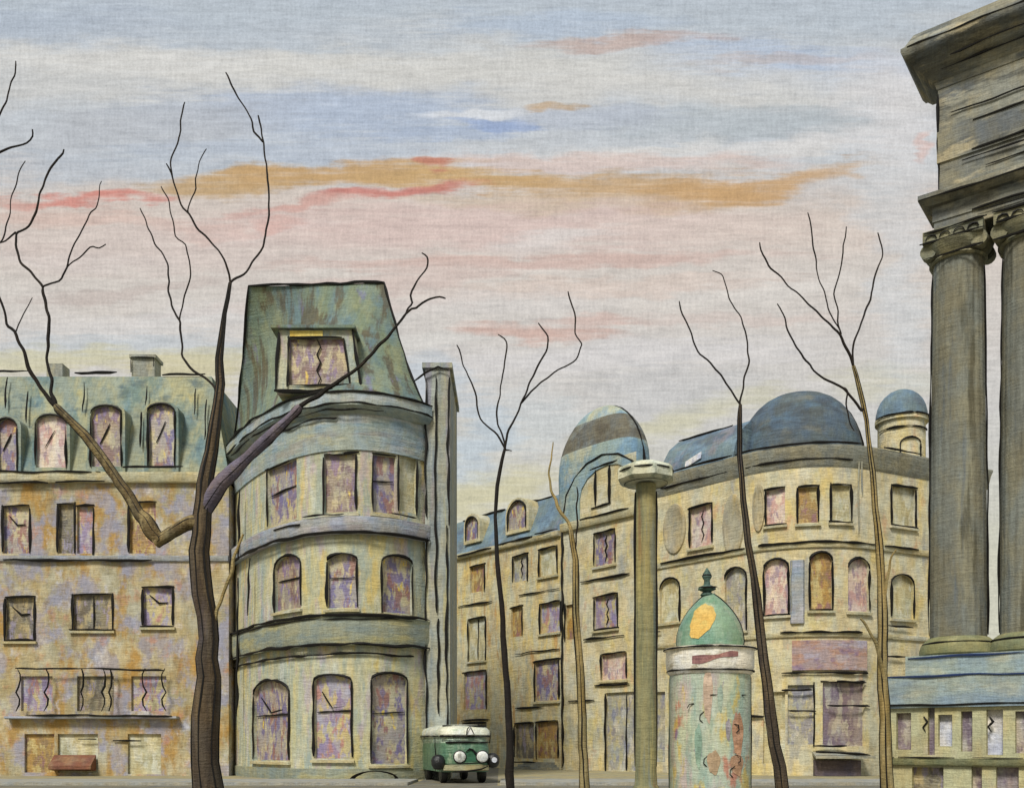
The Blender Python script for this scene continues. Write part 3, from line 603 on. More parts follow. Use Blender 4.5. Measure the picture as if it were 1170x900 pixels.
for x0, x1, y0, y1, pn in ((531, 545, 590, 616, 'violet'), (579, 600, 572, 604, 'violet')):
    W = Win(pM, x0, x1, y0, y1, .45, pn)
    mb = MB(); of = W.outline(pM, -.1, grow=.25); mb.loft([of, W.outline(pM, -2.2, grow=.25)]); mb.loft([of, W.outline(pM, -.1)]); mb.loft([W.outline(pM, -.1), W.outline(pM, -.25)])
    d = mb.build('dormer', M['stone_pale'], bm_)
    mb = MB(); mb.poly(W.outline(pM, -.22)); mb.build('window', P[pn], d)
    mb = MB(); pp = W.outline(pM, -.05); bar(mb, pp[2:] + [pp[0]], .09, .05, .25); bar(mb, [pp[1], pp[2]], .06); mb.build('frame', ink, d)
mb = MB()                                     # doorsteps
for k, (w0, z1_) in enumerate(((1.3, .5), (1.7, .33), (2.1, .17))):
    u0, u1 = pM.u(604) - .2 * k, pM.u(634) + .2 * k
    mb.loft([[pM.P(u, z_, n_) for n_, z_ in ((.01, 0.01), (.5 + .35 * k, .01), (.5 + .35 * k, z1_), (.01, z1_ + .002 * k))] for u in (u0, u1)], cap0=True, cap1=True)
mb.build('doorstep', M['stone_grey'], bm_)
mb = MB()
for k, (x0, x1, y) in enumerate(((594, 620, 870), (600, 634, 876), (598, 624, 881))): bar(mb, [pM.P(pM.u(x0), pM.z(610, y), .7 + .3 * k), pM.P(pM.u(x1), pM.z(610, y), .7 + .3 * k)], .07)
mb.build('step_edge', ink, bm_)

# --- domed house
bd = thing('domed_house', 'narrow house with a tall rounded grey dome roof and arched blue gable window', 'building', (on_row(692)[0], on_row(692)[1] + 3, 0))
q0, q1 = on_row(642.5), on_row(741)
pD = Path(line_path(q0, q1, FN)); zc = pD.z(700, 586)
DW = [Win(pD, *a) for a in ((679, 703, 607, 645, 0, 'violet', 'w', 'tlr', True), (679, 706, 680, 718, 0, 'lilac', 'w', 'tlrb', True), (687, 716, 746, 776, 0, 'rose', '', 'tlr', True), (646, 660, 690, 730, 0, 'ochre', '', 'l', False),
                            (692, 738, 790, 880, 0, 'grey', 'v', 'l', False))]
mb = MB(); wall_faces(mb, pD, 0, pD.L, 0, zc, DW)
bq = [q0, inward(q0, 8), inward(q1, 8), q1]
for a, b in zip(bq, bq[1:]): mb.poly([(a[0], a[1], 0), (b[0], b[1], 0), (b[0], b[1], zc), (a[0], a[1], zc)])
mb.poly([(*a, zc) for a in bq]); mb.build('wall', M['wall_cream'], bd)
windows(pD, bd, DW, .09)
band(pD, bd, 'cornice', .05, pD.L - .05, zc - .5, zc + .02, .3, M['stone_pale'])
for x0, x1, y in ((666, 722, 588), (664, 720, 660), (668, 714, 728), (650, 680, 800), (680, 720, 782)): rail(pD, bd, pD.u(x0), pD.u(x1), pD.z((x0 + x1) / 2, y), .33 if y < 600 else .08, .085, .06)
# dome: rounded hip, shallow plan
dc = Vector((*on_row(671), 0)); ax = Vector((-FD.x, -FD.y, 0)); nn = Vector((FN[0], FN[1], 0)); zb = zc + .03
H = zat(465, dc.y + 1) - zb
def dome_ring(t, k=36, grow=0):
    h = max(0, (t - .44) / .56); s_ = (1 - h ** 2.05) ** (1 / 2.05) if t < 1 else .02
    s_ *= .95 + .05 * math.sin(math.pi * min(1, t * 1.1))
    out = []
    for i in range(k):
        a = 2 * math.pi * i / k; ca, sa_ = math.cos(a), math.sin(a); e = 2 / 3.2
        out.append(dc - nn * 1.5 + ax * ((3.55 + grow) * s_ * math.copysign(abs(ca) ** e, ca)) + nn * ((1.5 + grow) * s_ * math.copysign(abs(sa_) ** e, sa_)) + Vector((0, 0, zb + H * t)))
    return out
mb = MB(); mb.loft([dome_ring(t) for t in (0, .1, .2, .32, .45, .55, .62)], sm=True); dm = mb.build('roof', M['zinc_pale'], bd)
mb = MB(); mb.loft([dome_ring(t) for t in (.62, .68, .74, .8, .86)], sm=True); mb.build('dark_zinc_band', M['zinc_brown'], dm)
mb = MB(); mb.loft([dome_ring(t) for t in (.86, .9, .94, .97, .99, 1.0)], cap1=True, sm=True); mb.build('dome_cap', M['zinc_pale'], dm)
mb = MB()
for i in (0, 18):
    bar(mb, [dome_ring(t, 36, .03)[i] for t in (0, .1, .2, .32, .45, .55, .65, .74, .82, .88, .93, .97, .99, 1.0)], .1, .04)
mb.build('dome_rib', ink, dm)
W = Win(pD, 645, 738, 519, 590, .45)
Wi = Win(pD, 681, 697, 533, 578, 0)
Wm = Win(pD, 663, 727, 531, 590, .36)
mb = MB(); mb.loft([W.outline(pD, .08), W.outline(pD, -2.5)]); mb.loft([W.outline(pD, .08), Wm.outline(pD, .08)]); mb.loft([Wm.outline(pD, .08), Wm.outline(pD, 0.0)])
gb_ = mb.build('gable', M['zinc_pale'], bd)
mb = MB(); wall_faces(mb, pD, Wm.u0, Wm.u1, Wm.z0, Wi.z1 + .35, [Wi], n=0.0); 
fo = [p for p in Wm.outline(pD, 0.004)]; mb.poly([p for p in fo if p.z >= Wi.z1 + .3] or fo); mb.build('gable_wall', M['stone_pale'], gb_)
mb = MB(); mb.poly(Wi.outline(pD, -.15)); mb.build('window', P['cream'], gb_)
mb = MB(); pp = Wi.outline(pD, .06); bar(mb, [pp[0], pp[3]], .1); bar(mb, [pp[1], pp[2]], .13); bar(mb, [pD.P(Wi.u0 - .5, Wi.z1, .06), pD.P(Wi.u1 + .6, Wi.z1 + .12, .06)], .11); bar(mb, [pD.P(Wi.u0 - .5, Wi.z0, .06), pD.P(Wi.u1 + .2, Wi.z0 + .1, .06)], .1); mb.build('frame', ink, gb_)
mb = MB(); bar(mb, W.outline(pD, .1)[2:], .07, .05, .3); mb.build('gable_moulding', ink, gb_)
mb = MB(); bar(mb, [pD.P(pD.u(644), zat(600, on_row(644)[1]), .15), pD.P(pD.u(644), .1, .15)], .1, .1); mb.build('downpipe', ink, bd)

# ================================================================== RIGHT BUILDING (rounded corner, big dome, turret)
brr = thing('corner_building', 'cream corner house with a big blue-grey dome, curved cornices and a small domed turret', 'building', (17, 58, 0))
rc, rr_ = (P0.x + .75 * 5.5, P0.y + .661 * 5.5), 5.5
a0 = math.atan2(FN[1], FN[0]); rn = (.45, -.893); a1 = math.atan2(rn[1], rn[0])
qs = on_row(743)
arc = arc_path(rc, rr_, a0, a1, 24); end = arc[-1]
pR = Path([(qs[0], qs[1], *FN)] + arc + [(end[0] + .893 * 9.5, end[1] + .45 * 9.5, *rn)])
zc1 = pR.z(920, 528); zc0 = pR.z(920, 511)
RW = [Win(pR, *a) for a in (
    (788, 814, 578, 624, 0, 'rose', 'w', 'tlr', True), (875, 897, 558, 599, 0, 'rose', '', 'tlb', True), (911, 935, 556, 597, 0, 'ochre', '', 'tlr', True), (949, 972, 554, 596, 0, 'cream', '', 'tlrb', True), (1018, 1046, 556, 601, 0, 'cream', '', 'tlrb', True),
    (754, 777, 660, 710, .4, 'cream', '', 'tr', True), (828, 853, 648, 720, .4, 'grey', '', 'tr', True), (873, 901, 638, 702, .4, 'rose', '', 'tlrb', True), (925, 951, 630, 696, .4, 'ochre', '', 'tlrb', True), (969, 993, 637, 698, .4, 'rose', '', 'tr', True), (1018, 1044, 656, 706, .3, 'cream', '', 'tlr', True))]
RG = [Win(pR, *a) for a in ((872, 897, 790, 872, 0, 'cream', '', '', False), (900, 930, 782, 850, 0, 'grey', '', 'r', False), (940, 988, 778, 852, 0, 'mauve', '', 't', False), (1008, 1040, 790, 866, 0, 'dark', '', '', False), (745, 760, 790, 870, 0, 'grey', '', '', False))]
mb = MB(); wall_faces(mb, pR, 0, pR.L, 0, zc1, RW + RG, step=.5)
e2 = pR.p[-1]; bq = [qs, inward(qs, 9), (rc[0] + 8, rc[1] + 9), (e2[0] - .45 * 8, e2[1] + .893 * 8), e2[:2]]
for a, b in zip(bq, bq[1:]): mb.poly([(a[0], a[1], 0), (b[0], b[1], 0), (b[0], b[1], zc1), (a[0], a[1], zc1)])
mb.build('wall', M['wall_cream'], brr)
windows(pR, brr, RW, .085); windows(pR, brr, RG, .075, name='shop_window')
band(pR, brr, 'cornice', .03, pR.L, zc1, zc0, .4, M['stone_grey'], prof=[(.003, zc1 - .3), (.15, zc1 - .1), (.3, zc0 - .35), (.45, zc0 - .1), (.45, zc0), (.003, zc0)])
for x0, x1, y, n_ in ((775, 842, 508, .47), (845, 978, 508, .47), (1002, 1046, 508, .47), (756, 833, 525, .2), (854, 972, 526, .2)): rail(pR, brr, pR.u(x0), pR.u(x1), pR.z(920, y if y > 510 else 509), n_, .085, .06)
zs_ = pR.z(925, 619)
band(pR, brr, 'string_course', .03, pR.L, zs_ - .3, zs_, .14, M['stone_pale'])
for x0, x1 in ((757, 853), (868, 1000), (1008, 1047)): rail(pR, brr, pR.u(x0), pR.u(x1), zs_ - .02, .18, .085, .07)
zg = pR.z(920, 722)
band(pR, brr, 'string_course', .03, pR.L, zg - .25, zg, .14, M['stone_pale'])
for x0, x1, y in ((892, 983, 722), (1012, 1040, 716), (1012, 1032, 750), (893, 990, 768), (893, 928, 788), (900, 932, 812), (955, 988, 779), (944, 992, 806), (858, 874, 818), (746, 757, 722)):
    rail(pR, brr, pR.u(x0), pR.u(x1), pR.z((x0 + x1) / 2, y), .2 if y < 760 else .12, .075, .06)
mb = MB(); u = pR.us(pR.u(905), pR.u(989), .5); z1_, z0_ = pR.z(945, 731), pR.z(945, 765)
mb.loft([[pR.P(q, z_, n_) for n_, z_ in ((.01, z0_), (.12, z0_), (.12, z1_), (.01, z1_))] for q in u], cap0=True, cap1=True)
mb.build('sign_board', paint('faded_mauve_paint', (166, 144, 138), [((170, 130, 108), (1, 1, 2), .54, .08, .8), ((172, 164, 172), (1, 1, 2), .58, .07, .7), ((128, 106, 130), (1.2, 1.2, 2), .58, .07, .7)], weave=.2), brr)
mb = MB(); u = pR.us(pR.u(928), pR.u(982), .5); mb.loft([[pR.P(q, z_, n_) for n_, z_ in ((.02, 1.3), (1.3, 1.05), (1.3, .95), (.02, 1.15))] for q in u], cap0=True, cap1=True); aw = mb.build('awning', M['stone_grey'], brr)
mb = MB(); bar(mb, [pR.P(pR.u(930), 1.32, 1.2), pR.P(pR.u(978), 1.12, 1.33)], .08); bar(mb, [pR.P(pR.u(928), 1.62, .3), pR.P(pR.u(965), 1.62, .3)], .07); mb.build('awning_bar', ink, aw)
mb = MB(); mb.loft([[pR.P(q, z_, n_) for n_, z_ in ((.02, .02), (.6, .02), (.6, .85), (.02, .85))] for q in pR.us(pR.u(929), pR.u(976), .5)], cap0=True, cap1=True); mb.build('stall_riser', paint('dusky_violet_boarding', (92, 84, 92), [((116, 106, 110), 1.4, .55, .08, .7)], weave=.2), brr)
# tall oval medallions between the windows
oval_m = paint('warm_grey_stone', (168, 158, 130), [((150, 142, 124), (1, 1, .3), .52, .08, .8), ((180, 160, 112), (1, 1, .4), .6, .06, .7)], weave=.2)
for x, yc, hw, hh in ((771, 604, 13, 29), (838, 600, 12, 36), (867, 580, 7, 28)):
    u = pR.u(x); zc_ = pR.z(x, yc); ru = abs(pR.u(x + hw) - pR.u(x - hw)) / 2; rz = abs(pR.z(x, yc - hh) - zc_)
    rings = []
    for s_, n_ in ((1.0, .003), (.97, .1), (.8, .12), (.7, .05), (.02, .06)): rings.append([pR.P(u + ru * s_ * math.cos(2 * math.pi * i / 24), zc_ + rz * s_ * math.sin(2 * math.pi * i / 24), n_) for i in range(24)])
    mb = MB(); mb.loft(rings, cap1=True, sm=True); mb.build('oval_medallion', oval_m, brr)
for x, y0, y1 in ((983, 512, 560), (979, 516, 610), (904, 640, 700), (1005, 640, 730)):
    mb = MB(); u = pR.u(x); bar(mb, [pR.P(u, pR.z(x, y0), .16), pR.P(u, pR.z(x, y1), .16)], .055, .08); mb.build('downpipe', M['stone_grey'], brr)
mb = MB(); u = pR.u(911); mb.loft([[pR.P(u + s_, z_, n_) for s_, n_ in ((-.38, .003), (-.3, .15), (.3, .15), (.38, .003))] for z_ in (pR.z(911, 712), pR.z(911, 640))], cap0=True, cap1=True); mb.build('pilaster', M['band_lilac'], brr)
# flank roof
zr = zat(476, 55); ue = pR.u(838)
mb = MB(); us_ = pR.us(pR.u(755), ue, 1); prof = [(.1, zc0 + .003), (-.25, zc0 + 1.1), (-.8, zc0 + 1.9), (-1.7, zr), (-3, zr - .1), (-3, zc0)]
mb.loft([[pR.P(q, z_, n_) for n_, z_ in prof] for q in us_], cap0=True, cap1=True, sm=False); rf = mb.build('roof', M['slate_blue'], brr)
mb = MB(); bar(mb, [pR.P(pR.u(756), zr + .03, -1.65), pR.P(pR.u(818), zr + .03, -1.65)], .09, .07); mb.build('ridge_flashing', ink, rf)
mb = MB(); ua, ub = pR.u(783), pR.u(801)
mb.loft([[pR.P(q, z_, n_) for n_, z_ in ((.06, zc0 + .35 + dz), (-.02, zc0 + .75 + dz), (-.08, zc0 + .72 + dz), (0, zc0 + .33 + dz))] for q, dz in ((ua, -.1), (ub, .25))], cap0=True, cap1=True); mb.build('skylight', P['white'], rf)
# corner dome
kc = Vector((.298 * 57.0, 57.0, zc0 + .0)); Hd = zat(449, 56.5) - zc0
prof = [(3.62 * (1 - (t ** 2.2)) ** (1 / 2.5) if t < 1 else .03, Hd * t) for t in (0, .15, .3, .45, .58, .7, .8, .88, .94, .98, 1.0)]
mb = MB(); mb.lathe(kc, prof, 40); dm = mb.build('dome', M['zinc_dark'], brr)
mb = MB()
for k in range(8):
    a = math.atan2(kc.y, kc.x) + math.pi / 2 + k * math.pi / 4 
    if k not in (0, 4): continue
    bar(mb, [(kc.x + (r_ + .02) * math.cos(a), kc.y + (r_ + .02) * math.sin(a), kc.z + z_) for r_, z_ in prof], .085, .05)
mb.build('dome_rib', ink, dm)
# turret
tcn_ = Vector((22.55, 55.75)); ts = zat(480, 55.75); tb = zc0
mb = MB(); mb.lathe((tcn_.x, tcn_.y, 0), [(1.3, tb - .5), (1.3, ts - .3), (1.45, ts - .25), (1.45, ts)], 32); tu = mb.build('turret', M['wall_cream'], brr)
mb = MB(); Ht = zat(446, 55.75) - ts; mb.lathe((tcn_.x, tcn_.y, ts + .003), [(1.42 * (1 - t ** 2.2) ** .5 if t < 1 else .02, Ht * t) for t in (0, .2, .4, .6, .75, .88, .96, 1)], 32); mb.build('turret_dome', M['slate_blue'], tu)
pT = Path(arc_path(tcn_, 1.31, R(-175), R(-20), 24))
for r_, z_ in ((1.5, ts - .02), (1.36, ts - .75)):
    mb = MB(); bar(mb, [(tcn_.x + r_ * math.cos(R(a)), tcn_.y + r_ * math.sin(R(a)), z_) for a in range(-175, -15, 12)], .065, .04); mb.build('turret_moulding', ink, tu)
Wt = Win(pT, 1029, 1051, 499, 524, .3, 'cream')
mb = MB(); mb.poly(Wt.outline(pT, .03)); mb.build('turret_window', P['cream'], tu)
mb = MB(); pp = Wt.outline(pT, .07); bar(mb, pp[2:] + [pp[0]], .065, .02, .2); bar(mb, pp[:3], .065, .02, .2); mb.build('turret_window_frame', ink, tu)

# ================================================================== TEMPLE PORTICO
bt = thing('temple_portico', 'dark stone temple portico with tall columns on blue-grey steps at the right edge', 'temple', (16, 31, 0))
C1 = Vector((14.37, 31.0)); TA = Vector((-.805, .593)); TN = Vector((-.593, -.805)); TL = 13.0
def trect(wd, din=None):
    """plan rectangle round the colonnade, wd out from the column axes"""
    b = wd if din is None else din
    a_ = C1 + TA * wd + TN * wd; b_ = C1 - TA * TL + TN * wd; c_ = C1 - TA * TL - TN * b; d_ = C1 + TA * wd - TN * b
    return [a_, b_, c_, d_]
def trings(mb, prof, din=None, **k): mb.loft([[(q.x, q.y, z_) for q in trect(w_, w_ if din is None else din)] for w_, z_ in prof], cap0=True, cap1=True, **k)
za = zat(268, 30.9); zt1 = zat(232, 30.8); zf = zat(101, 30.8); zk1 = zat(56, 30.6)
mb = MB(); trings(mb, [(.6, za), (.6, za + .35), (.64, za + .36), (.64, zt1 - .12), (.75, zt1 - .1)]); mb.build('architrave', M['temple'], bt)
mb = MB(); trings(mb, [(.78, zt1 - .098), (1.0, zt1 + .04), (1.0, zt1 + .2), (.5, zt1 + .3)]); mb.build('taenia', M['temple'], bt)
mb = MB(); trings(mb, [(.47, zt1 + .302), (.47, zt1 + 1.3), (.53, zt1 + 1.31), (.53, zt1 + 2.3), (.5, zt1 + 2.31), (.5, zf)]); mb.build('frieze', M['temple'], bt)
mb = MB(); trings(mb, [(.53, zf + .002), (.6, zf + .2), (.68, zf + .22), (.92, zf + .5), (1.0, zf + .52), (1.22, zk1 - .3), (1.28, zk1 - .28), (1.42, zk1 - .05), (1.42, zk1 + .05), (1.32, zk1 + .14), (1.1, zk1 + .55)]); mb.build('cornice', M['temple'], bt)
def trail(w_, z_, s0, s1, r, amp=.05, zz=0):
    mb = MB(); a_ = C1 + TA * s0 + TN * (w_ + .03); b_ = C1 + TA * s1 + TN * (w_ + .03); bar(mb, [(a_.x, a_.y, z_), (b_.x, b_.y, z_ + zz)], r, amp, .3); mb.build('ink_shadow_line', ink, bt)
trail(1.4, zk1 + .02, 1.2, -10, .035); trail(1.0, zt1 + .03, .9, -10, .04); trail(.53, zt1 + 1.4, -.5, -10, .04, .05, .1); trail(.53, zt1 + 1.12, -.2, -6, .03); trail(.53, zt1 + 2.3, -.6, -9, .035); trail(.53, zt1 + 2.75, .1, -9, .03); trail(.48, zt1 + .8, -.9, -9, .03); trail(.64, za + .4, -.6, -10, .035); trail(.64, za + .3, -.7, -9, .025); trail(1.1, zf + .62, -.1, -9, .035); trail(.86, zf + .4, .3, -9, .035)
mb = MB(); q = C1 + TA * .5 + TN * .5; bar(mb, [(q.x, q.y, zt1 + .4), (q.x, q.y, zf - .1)], .05, .1); mb.build('ink_shadow_line', ink, bt)
zb_ = zat(733, 30.3); zcap = zat(301, 30.9)
step_z0, step_z1, step_z2 = zat(748, 30.2), zat(772, 29.9), zat(804, 29.6)
cap_m = paint('grey_olive_capital', (124, 123, 102), [((100, 100, 86), 2.2, .52, .08, .8), ((152, 148, 122), 2.4, .58, .07, .7)], weave=.11)
def column(c):
    r0 = .86
    mb = MB()
    rings = []; zz0, zz1 = zb_ - .02, zcap
    for k in range(15):
        t = k / 14; r_ = r0 * (1 - .12 * t ** 1.6)
        ring = []
        for i in range(96):
            ph = 2 * math.pi * i / 96; fl = .016 * abs(math.sin(12 * ph)); ring.append((c.x + (r_ - .03 + fl) * math.cos(ph), c.y + (r_ - .03 + fl) * math.sin(ph), zz0 + (zz1 - zz0) * t))
        rings.append(ring)
    mb.loft(rings, cap0=True, cap1=True, sm=True); sh = mb.build('column', M['temple_col'], bt)
    mb = MB()
    for a in (R(180 + 14), R(14 - 4)):
        d = math.atan2(c.y, c.x) - math.pi / 2; aa = a - R(14) + d + (R(3) if a > 2 else R(-3))
        bar(mb, [(c.x + (r0 * (1 - .12 * t ** 1.6) + .005) * math.cos(aa), c.y + (r0 * (1 - .12 * t ** 1.6) + .005) * math.sin(aa), zz0 + .3 + (zz1 - zz0 - .5) * t) for t in (0, .2, .4, .6, .8, 1)], .04, .04, .4)
    mb.build('column_seam', ink, sh)
    mb = MB(); mb.lathe((c.x, c.y, 0), [(1.1, step_z0 + .003), (1.17, step_z0 + .08), (1.17, step_z0 + .2), (1.12, step_z0 + .36), (1.02, step_z0 + .5), (.9, step_z0 + .6), (.82, step_z0 + .63)], 40); mb.build('column_base', M['olive_stone'], sh)
    mb = MB(); bar(mb, [(c.x + 1.09 * math.cos(a), c.y + 1.09 * math.sin(a), step_z0 + .42) for a in [R(x) for x in range(-200, 30, 12)]], .035, .02, .2); mb.build('base_moulding', ink, sh)
    mb = MB(); mb.lathe((c.x, c.y, 0), [(.8, zcap), (.86, zcap + .06), (.8, zcap + .12), (.95, zcap + .3), (1.05, zcap + .5)], 40)
    h = .88
    for q in (TA, -TA):
        for p_ in (TN, -TN):                       # volutes
            cvx = c + q * .74 + p_ * .56; mb.tube([(cvx.x - p_.x * .12, cvx.y - p_.y * .12, zcap + .34), (cvx.x + p_.x * .2, cvx.y + p_.y * .2, zcap + .34)], .25, 14, sm=False)
    ab = [c + TA * h + TN * h, c - TA * h + TN * h, c - TA * h - TN * h, c + TA * h - TN * h]
    mb.loft([[(q.x, q.y, zcap + .52) for q in ab], [(q.x, q.y, za - .002) for q in ab]], cap0=True, cap1=True); mb.build('capital', cap_m, sh)
    mb = MB()
    for zz, hh in ((zcap + .08, .88), (zcap + .56, .9), (za - .05, .9)):
        a_, b_ = c + TA * hh + TN * (hh + .02), c - TA * hh + TN * (hh + .02); bar(mb, [(a_.x, a_.y, zz), (b_.x, b_.y, zz)], .045, .05, .25)
    for k in range(4):
        s0 = .62 - .41 * k; pts = [c + TA * (s0 - .17 * math.cos(t)) + TN * .92 for t in (0, .8, 1.57, 2.3, 3.1)]
        bar(mb, [(p.x, p.y, zcap + .62 + .14 * math.sin(t)) for p, t in zip(pts, (0, .8, 1.57, 2.3, 3.1))], .035, .01, .1)
    mb.build('capital_carving', ink, sh)
for k in range(5): column(C1 - TA * 2.06 * k)
mb = MB(); trings(mb, [(1.3, step_z1 + .002), (1.3, step_z0)], 4.0); mb.build('step', M['temple_step'], bt)
mb = MB(); trings(mb, [(1.95, step_z2 - .1), (1.95, step_z1)], 4.2); mb.build('step', M['temple_step'], bt)
blue = paint('deep_blue_joint', (44, 58, 92), weave=.1)
for w_, z_, s0, s1, mt in ((1.3, step_z0 - .06, 1.1, -9, blue), (1.95, step_z1 - .02, 1.7, -9, blue), (1.95, step_z2 - .02, 1.9, -9, ink), (1.85, step_z2 + .3, -1, -9, blue)):
    mb = MB(); a_ = C1 + TA * s0 + TN * (w_ + .03); b_ = C1 + TA * s1 + TN * (w_ + .03); bar(mb, [(a_.x, a_.y, z_), (b_.x, b_.y, z_)], .04, .05, .3); mb.build('step_edge', mt, bt)
wq = 1.82; a_ = C1 + TA * wq + TN * wq; b_ = C1 - TA * TL + TN * wq
pB = Path(line_path((a_.x, a_.y), (b_.x, b_.y), (TN.x, TN.y))); ztw = step_z2 - .102
NW = [Win(pB, *a) for a in ((1024, 1041, 814, 856, 0, 'mauve'), (1060, 1068, 808, 862, 0, 'mauve'), (1072, 1088, 816, 852, 0, 'white'), (1098, 1111, 812, 858, 0, 'mauve'), (1127, 1146, 810, 862, 0, 'white'), (1160, 1176, 812, 860, 0, 'mauve'))]
ND = [Win(pB, *a) for a in ((1042, 1078, 876, 905, 0, 'dark'), (1110, 1122, 876, 905, 0, 'mauve'), (1138, 1164, 876, 905, 0, 'mauve'))]
mb = MB(); wall_faces(mb, pB, 0, pB.L, 0, ztw, NW + ND, depth=.25)
tr_ = trect(wq, 4.2)
for a, b in ((tr_[0], tr_[3]), (tr_[3], tr_[2]), (tr_[2], tr_[1])): mb.poly([(a.x, a.y, 0), (b.x, b.y, 0), (b.x, b.y, ztw), (a.x, a.y, ztw)])
mb.build('basement_wall', M['temple_wall'], bt)
for x in NW + ND:
    mb = MB(); mb.poly(x.outline(pB, -.22)); mb.build('niche', P[x.pane], bt)
for x in (1056, 1131):
    mb = MB(); bar(mb, [pB.P(pB.u(x) + dx, pB.z(x, y), .03) for dx, y in ((0, 818), (.1, 824), (-.03, 830), (.05, 836))], .04, .02, .1); mb.build('niche_hook', ink, bt)
ze_ = pB.z(1100, 866); band(pB, bt, 'ledge', -.0, pB.L, ze_ - .22, ze_, .16, M['olive_stone'])
for x0, x1 in ((1028, 1092), (1112, 1170), (1012, 1024)): rail(pB, bt, pB.u(x0), pB.u(x1), ze_ + .02, .18, .035, .04)

# ================================================================== STREET LAMP (thick olive post, flat head)
YS = 16.0; lp = at(738, 0, YS)
ls = thing('street_lamp', 'tall thick olive lamp post with a flat pale green head beside the domed kiosk', 'lamp', (lp.x, YS, 0))
post_m = paint('olive_painted_post', (142, 134, 94), [((104, 108, 84), (5, 5, .4), .5, .1, .8), ((164, 152, 100), (7, 7, .4), .58, .07, .8), ((122, 92, 62), (6, 6, .4), .62, .06, .7), ((108, 120, 122), (6, 6, .3), .62, .06, .6)], weave=.06)
head_m = paint('pale_green_lamp_head', (196, 196, 172), [((206, 206, 186), 3, .52, .1, .8), ((122, 132, 116), 4, .58, .08, .7)], weave=.06)
zh0, zh1 = zat(555, YS), zat(531, YS); rp_ = .165
mb = MB(); mb.lathe((lp.x, YS, 0), [(.34, 0), (.34, .35), (.27, .45), (.25, .9), (.19, 1.0), (rp_ + .012, 1.2), (rp_, zh0 - .3), (rp_, zh0 + .02)], 24); mb.build('post', post_m, ls)
mb = MB()
for a in (-13, 177):
    aa = R(a); bar(mb, [(lp.x + (rp_ + .01) * math.cos(aa), YS + (rp_ + .01) * math.sin(aa), 1.3 + (zh0 - 1.4) * t) for t in (0, .25, .5, .75, 1)], .026, .012, .3)
mb.build('post_fillet', ink, ls)
rx = .48
mb = MB(); mb.lathe((lp.x + .0, YS, 0), [(.16, zh0 + .05), (rx - .05, zh0 + .05), (rx, zh0 + .09), (rx, zh1 - .1), (rx - .05, zh1 - .05), (rx - .2, zh1 + .01), (.1, zh1 + .04), (.02, zh1 + .05)], 8, False, R(10)); hd = mb.build('lamp_head', head_m, ls)
mb = MB(); bar(mb, [(lp.x + (rx - .02) * math.cos(a), YS + (rx - .02) * math.sin(a), zh1 - .13) for a in [2 * math.pi * i / 24 for i in range(25)]], .016, .015, .1)
bar(mb, [(lp.x + (rx - .12) * math.cos(a), YS + (rx - .12) * math.sin(a), zh0 + .03) for a in [2 * math.pi * i / 24 for i in range(25)]], .006, .008, .1); mb.build('head_rim', ink, hd)

# ================================================================== DOMED KIOSK
YK = 17.0; kp = at(811, 0, YK)
kk = thing('advertising_column', 'round poster kiosk with a green onion-shaped dome and white band in front of the cream corner house', 'kiosk', (kp.x, YK, 0))
S = YK / F
poster = paint('torn_posters', (178, 184, 158), [((188, 162, 156), (3.2, 3.2, .7), .56, .07, .7), ((142, 164, 146), (3, 3, .8), .56, .07, .75), ((184, 112, 88), (3.4, 3.4, 1.6), .63, .06, .8), ((196, 172, 92), (3.4, 3.4, 1.4), .61, .05, .8), ((126, 108, 138), (4, 4, 1.6), .64, .04, .8), ((190, 192, 172), (3, 3, .8), .6, .06, .7)], weave=.062)
green = paint('verdigris_dome', (126, 154, 130), [((96, 134, 110), (2.4, 2.4, 1.4), .5, .09, .85), ((160, 170, 148), (2.6, 2.6, 1.6), .57, .07, .8), ((128, 152, 138), 3, .58, .07, .6)], weave=.062, rough=.5, spec=.4)
rk = 45.5 * S
mb = MB(); mb.lathe((kp.x, YK, 0), [(rk + .08, 0), (rk + .08, .3), (rk, .34), (rk, zat(772, YK))], 48); dr = mb.build('drum', poster, kk)
mb = MB()
for a in (R(-2 + 11), R(182 + 11)):
    a -= R(22); bar(mb, [(kp.x + (rk + .005) * math.cos(a), YK + (rk + .005) * math.sin(a), .35 + (zat(774, YK) - .35) * t) for t in (0, .2, .4, .6, .8, 1)], .016, .012, .2)
mb.build('drum_seam', ink, dr)
mb = MB()                                                          # curling poster corners
for x, y, kind in ((784, 807, 0), (793, 820, 1), (830, 832, 2), (797, 868, 1), (832, 866, 2), (826, 880, 1), (806, 796, 3), (840, 796, 3)):
    cxx = (x - 811) * S; yy = YK - math.sqrt(max(rk ** 2 - cxx ** 2, .01)) - .012
    shp = {0: ((-.09, -.05), (-.05, .02), (.02, .03), (.07, -.02)), 1: ((.06, .1), (-.02, .04), (-.03, -.04), (.03, -.1)), 2: ((-.08, .02), (-.02, .07), (.06, .05), (.07, -.03), (.02, -.08)), 3: ((-.07, 0), (.07, .01))}[kind]
    bar(mb, [(kp.x + cxx + a, yy + .02 * abs(a), zat(y, YK) + b) for a, b in shp], .012, .004, .03)
mb.build('poster_edge', ink, dr)
